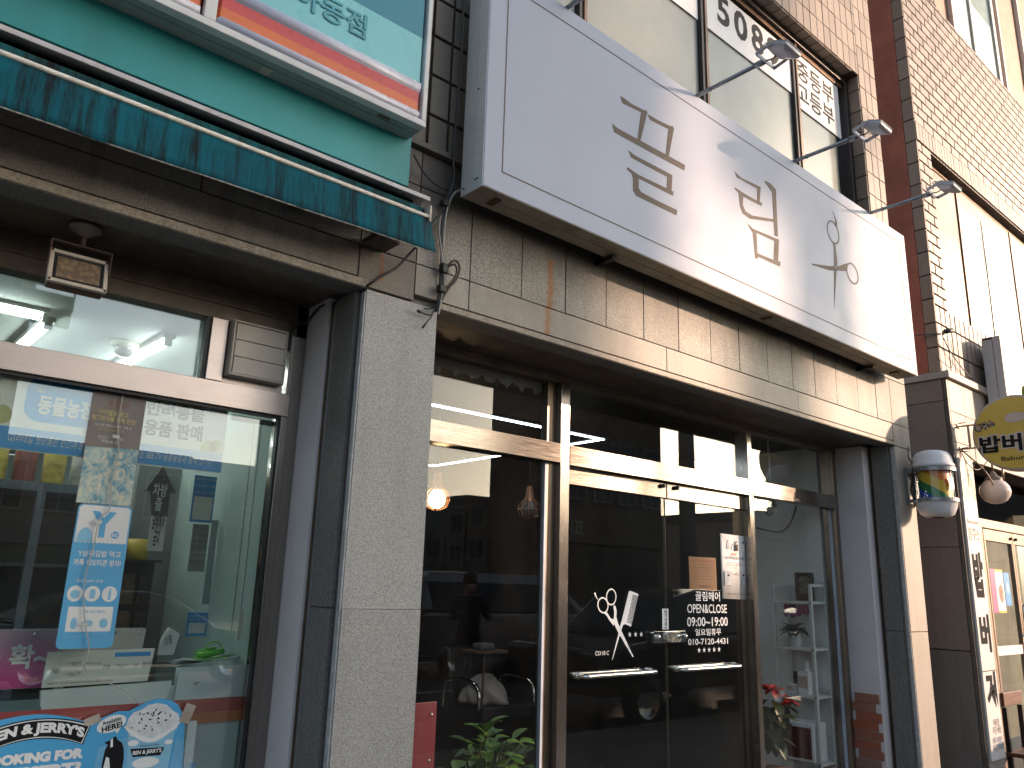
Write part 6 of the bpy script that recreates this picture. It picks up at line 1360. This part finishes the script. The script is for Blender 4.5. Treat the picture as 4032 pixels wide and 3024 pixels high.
far_building("tall dark brown brick building across the street, reflected in the salon windows", 17.2, 23.6, -17.6, -15.3, 14.5, brk, 4, 5, (.16, .10, .07), "피자")
far_building("orange brick building across the street, reflected at the store window's left", -7, 2.6, -27, -15.3, 9.5, orb, 3, 6, (.10, .11, .10))
far_building("low grey building set back across the street", 4.0, 11.5, -42, -31, 6.2, gry, 2, 4)
far_building("tall grey block far down the street on the right", 62, 100, -30, -15.3, 12.0, gry, 4, 8)
far_building("grey stepped building set back across the street beside the tall brick one", 12.0, 19.5, -44, -33, 6.4, gry, 3, 4)
far_building("low cream shop building far right across the street", 29.5, 60, -24, -15.3, 4.6, plain("far_cream_render", (.55, .48, .38), .8, var=.1), 1, 6)  # added so its pale front, reflected, brightens the salon's right window
far_building("small grey house far down the side street", 41, 46.3, -66, -60, 6.4, gry, 2, 2)
far_building("three-storey grey block far down the side street", 46.5, 48.7, -66, -60, 8.8, gry, 3, 1)
far_building("taller brown block far down the side street", 48.9, 54, -66, -60, 10.0, brk, 3, 2)
t = thing("utility_pole", "thick concrete utility pole with a transformer across the street", "pole", (26.12, -16.0, 0))
b = B(); b.tube([(26.12, -16, -.1), (26.12, -16, 13)], [.34, .30], 20); b.fin("pole", plain("concrete_pole", (.30, .29, .27), .8), t)
b = B(); b.lathe([(0, 0), (.30, 0), (.30, .9), (0, .95)], (25.7, -16.2, 10.4), 20); b.fin("transformer", gry, t)
b = B(); b.box(25.9, 28.0, -16.06, -15.94, 11.8, 11.9); b.fin("crossarm", galv, t)
t = tag(B().tube([(-40, -15.6, 9.2), (-10, -15.6, 8.6), (26.12, -15.9, 11.8), (60, -15.6, 9.0)], .03, 6).tube([(-40, -15.2, 8.9), (-10, -15.2, 8.3), (26.12, -15.8, 11.5), (60, -15.2, 8.8)], .03, 6).fin("overhead_wires", cable_m), "two overhead wires strung along the far side of the street", "wires")

# ---- parked cars
def car(x, y, rz, body, kind, label):
    """side profile lofted across the width with tumblehome; nose points to -x before rotation"""
    t = thing("parked_car", label, "car", (x, y, -.1), group="cars parked along the street")
    Mx = Matrix.Translation((x, y, -.1)) @ Matrix.Rotation(rz, 4, 'Z')
    if kind == 'sedan':
        Lc, Wc = 4.6, 1.82; low = [(-2.28, .32), (-2.30, .55), (-2.22, .70), (-1.15, .88), (2.0, .95), (2.25, .90), (2.30, .60), (2.26, .34)]
        roof = [(-1.15, .90), (-.45, 1.36), (.0, 1.44), (.75, 1.42), (1.15, 1.33), (1.85, .96)]
    elif kind == 'suv':
        Lc, Wc = 4.7, 1.90; low = [(-2.32, .40), (-2.36, .70), (-2.25, .95), (-1.20, 1.08), (2.25, 1.12), (2.33, .80), (2.30, .42)]
        roof = [(-1.20, 1.10), (-.65, 1.62), (-.1, 1.73), (1.5, 1.72), (1.95, 1.62), (2.22, 1.14)]
    else:
        Lc, Wc = 5.1, 1.95; low = [(-2.50, .42), (-2.55, .80), (-2.40, 1.02), (-1.85, 1.15), (2.45, 1.18), (2.53, .80), (2.50, .42)]
        roof = [(-1.85, 1.17), (-1.15, 1.80), (-.6, 1.93), (2.2, 1.93), (2.40, 1.80), (2.47, 1.20)]
    def loft(prof, w0, w1, zref, ztop, name, m_, bev, close=True):
        b = B(); secs = []
        for s_, k in ((-1, 1), (1, 1)):
            sec = []
            for (px__, pz) in prof:
                f_ = 0 if ztop == zref else max(0, min(1, (pz - zref) / (ztop - zref))); w = w0 + (w1 - w0) * f_
                sec.append(b.b.verts.new(Mx @ Vector((px__, s_ * w / 2, pz))))
            secs.append(sec)
        n = len(prof)
        for i in range(n): b.b.faces.new((secs[0][i], secs[0][(i + 1) % n], secs[1][(i + 1) % n], secs[1][i]))
        b.b.faces.new(secs[0]); b.b.faces.new(secs[1]); return b.fin(name, m_, t, bevel=bev, bseg=4)
    loft(low, Wc, Wc, 0, 0, "body", body, .07); top = max(z for _, z in roof)
    loft(roof, Wc - .08, Wc - .42, roof[0][1], top, "roof", body, .05)
    gl = plain("car_glass", (.02, .022, .025), .05)
    # side glass, wind- and rear screens a few mm proud
    zb, (x_a, x_b) = roof[0][1], (roof[0][0], roof[-1][0])
    b = B()
    for s_ in (-1, 1):
        pts = [(roof[0][0] + .28, zb + .04), (roof[1][0] + .10, roof[1][1] - .06), (roof[-2][0] - .05, roof[-2][1] - .06), (roof[-1][0] - .22, zb + .04)]
        vs = []
        for (px__, pz) in pts:
            f_ = (pz - zb) / (top - zb); w = (Wc - .08) + (-.34) * f_; vs.append(b.b.verts.new(Mx @ Vector((px__, s_ * (w / 2 + .006), pz))))
        b.b.faces.new(vs)
    for (p, q) in ((roof[0], roof[1]), (roof[-1], roof[-2])):
        sg = -1 if p[0] < 0 else 1; vs = []
        for (u, s_) in ((.10, -1), (.10, 1), (.92, 1), (.92, -1)):
            px__ = p[0] + (q[0] - p[0]) * u; pz = p[1] + (q[1] - p[1]) * u; f_ = (pz - zb) / (top - zb); w = (Wc - .08) - .34 * f_ - .16
            vs.append(b.b.verts.new(Mx @ Vector((px__ + sg * .012, s_ * w / 2, pz + .008))))
        b.b.faces.new(vs)
    b.fin("windows", gl, t)
    wr_ = .33
    for wx in (-Lc / 2 + .85, Lc / 2 - .85):
        for s_ in (-1, 1):
            c_ = Mx @ Vector((wx, s_ * (Wc / 2 - .09), wr_)); b = B(); b.lathe([(.001, -.10), (wr_ - .03, -.10), (wr_, -.07), (wr_, .07), (wr_ - .03, .105), (.22, .105)], (0, 0, 0), 28, axis='y'); 
            bmesh.ops.transform(b.b, matrix=Matrix.Translation(c_) @ Matrix.Rotation(rz + (math.pi if s_ < 0 else 0), 4, 'Z'), verts=b.b.verts[:]); wo_ = b.fin("wheel", rub, t)
            b = B(); b.lathe([(.22, .106), (.20, .08), (.05, .09), (.001, .09)], (0, 0, 0), 20, axis='y'); bmesh.ops.transform(b.b, matrix=Matrix.Translation(c_) @ Matrix.Rotation(rz + (math.pi if s_ < 0 else 0), 4, 'Z'), verts=b.b.verts[:]); b.fin("rim", chrome, wo_)
    for s_ in (-1, 1):
        b = B(); b.obox(Mx @ Matrix.Translation((low[2][0] + .03, s_ * (Wc / 2 - .28), low[2][1] - .10)), .12, .36, .13); b.fin("headlight", chrome, t, bevel=.03)
        b = B(); b.obox(Mx @ Matrix.Translation((low[-3][0] + .02 if kind == 'sedan' else low[-3][0] + .05, s_ * (Wc / 2 - .18), low[-3][1] - .12)), .10, .22, .16); b.fin("tail_light", plain("tail_red", (.35, .01, .01), .2), t, bevel=.02)
    b = B(); b.obox(Mx @ Matrix.Translation((low[1][0] + .02, 0, low[1][1] - .10)), .05, .9, .14); b.fin("grille", rub, t)
    return t
paint_k = plain("car_black", (.012, .014, .018), .14, var=.02, spec=.6); paint_s = plain("car_silver", (.34, .34, .35), .22, metal=.5, var=.02); paint_w = plain("car_white", (.62, .62, .62), .2, var=.02)
car(9.9, -4.35, 0, paint_k, 'suv', "black suv parked at the kerb in front of the salon, reflected in its doors")
car(14.9, -4.5, 0, paint_s, 'sedan', "silver sedan parked behind the black suv")
car(11.2, -9.9, math.pi, paint_s, 'van', "silver van standing across the road, seen from behind in the salon window")
for i, (x, pm, lab) in enumerate(((-6.2, paint_w, "white sedan parked across the road, leftmost of its row"), (-1.0, paint_s, "silver sedan parked across the road between two others"), (4.2, paint_k, "black sedan parked across the road, rightmost of its row"))): car(x, -11.0, math.pi, pm, 'sedan', lab)

# ---- passer-by with camera bag who shows in the salon glass
def person(x, y, rz, label):
    t = thing("person", label, "person", (x, y, 0))
    V = {'pelvis': (0, 0, .95), 'waist': (0, 0, 1.08), 'chest': (0, .0, 1.30), 'neck': (0, 0, 1.46), 'head0': (0, .01, 1.55), 'head1': (0, .015, 1.66),
         'sL': (-.19, 0, 1.40), 'eL': (-.26, .10, 1.15), 'hL': (-.10, .30, 1.25), 'sR': (.19, 0, 1.40), 'eR': (.27, .10, 1.15), 'hR': (.10, .30, 1.27),
         'tL': (-.10, 0, .90), 'kL': (-.12, .03, .50), 'aL': (-.13, 0, .09), 'fL': (-.14, .16, .04), 'tR': (.10, 0, .90), 'kR': (.12, .03, .50), 'aR': (.13, 0, .09), 'fR': (.14, .16, .04)}
    Rr = {'pelvis': .15, 'waist': .14, 'chest': .17, 'neck': .058, 'head0': .085, 'head1': .095, 'sL': .075, 'eL': .05, 'hL': .034, 'sR': .075, 'eR': .05, 'hR': .034, 'tL': .095, 'kL': .062, 'aL': .045, 'fL': .035, 'tR': .095, 'kR': .062, 'aR': .045, 'fR': .035}
    E_ = [('pelvis', 'waist'), ('waist', 'chest'), ('chest', 'neck'), ('neck', 'head0'), ('head0', 'head1'), ('chest', 'sL'), ('sL', 'eL'), ('eL', 'hL'), ('chest', 'sR'), ('sR', 'eR'), ('eR', 'hR'), ('pelvis', 'tL'), ('tL', 'kL'), ('kL', 'aL'), ('aL', 'fL'), ('pelvis', 'tR'), ('tR', 'kR'), ('kR', 'aR'), ('aR', 'fR')]
    for s_ in (-1, 1):   # five fingers rooted in each palm
        hk = 'hL' if s_ < 0 else 'hR'; h = Vector(V[hk])
        for q, (dx, dz, L_) in enumerate(((-.024, .018, .060), (-.008, .026, .070), (.008, .026, .066), (.022, .020, .055), (-.034, -.004, .045))):
            a, c = "%sf%da" % (hk, q), "%sf%db" % (hk, q)
            V[a] = tuple(h + Vector((dx * -s_, .03, dz))); V[c] = tuple(h + Vector((dx * -s_ * 1.1 - .02 * s_, .03 + L_ * .7, dz + L_ * .5))); Rr[a] = .010; Rr[c] = .008
            E_ += [(hk, a), (a, c)]
    names = list(V); me = bpy.data.meshes.new("body"); me.from_pydata([V[k] for k in names], [(names.index(a), names.index(c)) for a, c in E_], [])
    s = NT("clothing"); sp = s.new("ShaderNodeSeparateXYZ"); s.l.new(s.tc.outputs['Object'], sp.inputs[0]); z = sp.outputs[2]
    c1 = s.mix(s.math('GREATER_THAN', z, .93), (.02, .022, .03), (.035, .045, .065)); c1 = s.mix(s.math('GREATER_THAN', z, 1.455), c1, (.45, .27, .20)); c1 = s.mix(s.math('LESS_THAN', z, .10), c1, (.02, .02, .02)); s.col(c1); s.rough(.8)
    o = bpy.data.objects.new("body", me); COL.objects.link(o); o.parent = t; me.materials.append(s.m); t.rotation_euler.z = rz
    sk = o.modifiers.new("skin", 'SKIN')
    for k, d in zip(names, me.skin_vertices[0].data): d.radius = (Rr[k], Rr[k]); d.use_root = (k == 'pelvis')
    ss = o.modifiers.new("sub", 'SUBSURF'); ss.levels = 2; ss.render_levels = 2; sk.use_smooth_shade = True
    t_loc = Vector(t.location)
    b = B(); b.lathe([(.001, .125), (.05, .118), (.09, .08), (.105, .02), (.098, -.05), (.08, -.07)], (0, 0, 0), 24)
    me2 = bpy.data.meshes.new("hair"); b.b.to_mesh(me2); b.b.free(); me2.transform(Matrix.Translation((0, -.012, 1.655))); h = bpy.data.objects.new("hair", me2); COL.objects.link(h); h.parent = t; me2.materials.append(plain("black_hair", (.012, .010, .010), .6))
    b = B(); b.lathe([(.001, .012), (.03, .012), (.042, 0), (.03, -.03), (.001, -.045)], (0, 0, 0), 16); me3 = bpy.data.meshes.new("face_mask"); b.b.to_mesh(me3); b.b.free(); me3.transform(Matrix.Translation((0, .075, 1.585))); h = bpy.data.objects.new("face_mask", me3); COL.objects.link(h); h.parent = t; me3.materials.append(paper)
    for dx in (-.032, .032):
        b = B(); b.lathe([(.001, .008), (.010, 0), (.001, -.008)], (0, 0, 0), 10); me4 = bpy.data.meshes.new("eye"); b.b.to_mesh(me4); b.b.free(); me4.transform(Matrix.Translation((dx, .098, 1.635))); h = bpy.data.objects.new("eye", me4); COL.objects.link(h); h.parent = t; me4.materials.append(blk)
    return t
person(7.0, -5.4, R(25), "person in a dark jacket and mask raising both hands, reflected in the salon's left window")
for m_ in list(bpy.data.scenes):
    if m_.name.startswith("lettering_workbench"): bpy.data.scenes.remove(m_)
for o_ in [o_ for o_ in bpy.data.objects if o_.name.startswith("keep")]: bpy.data.objects.remove(o_)
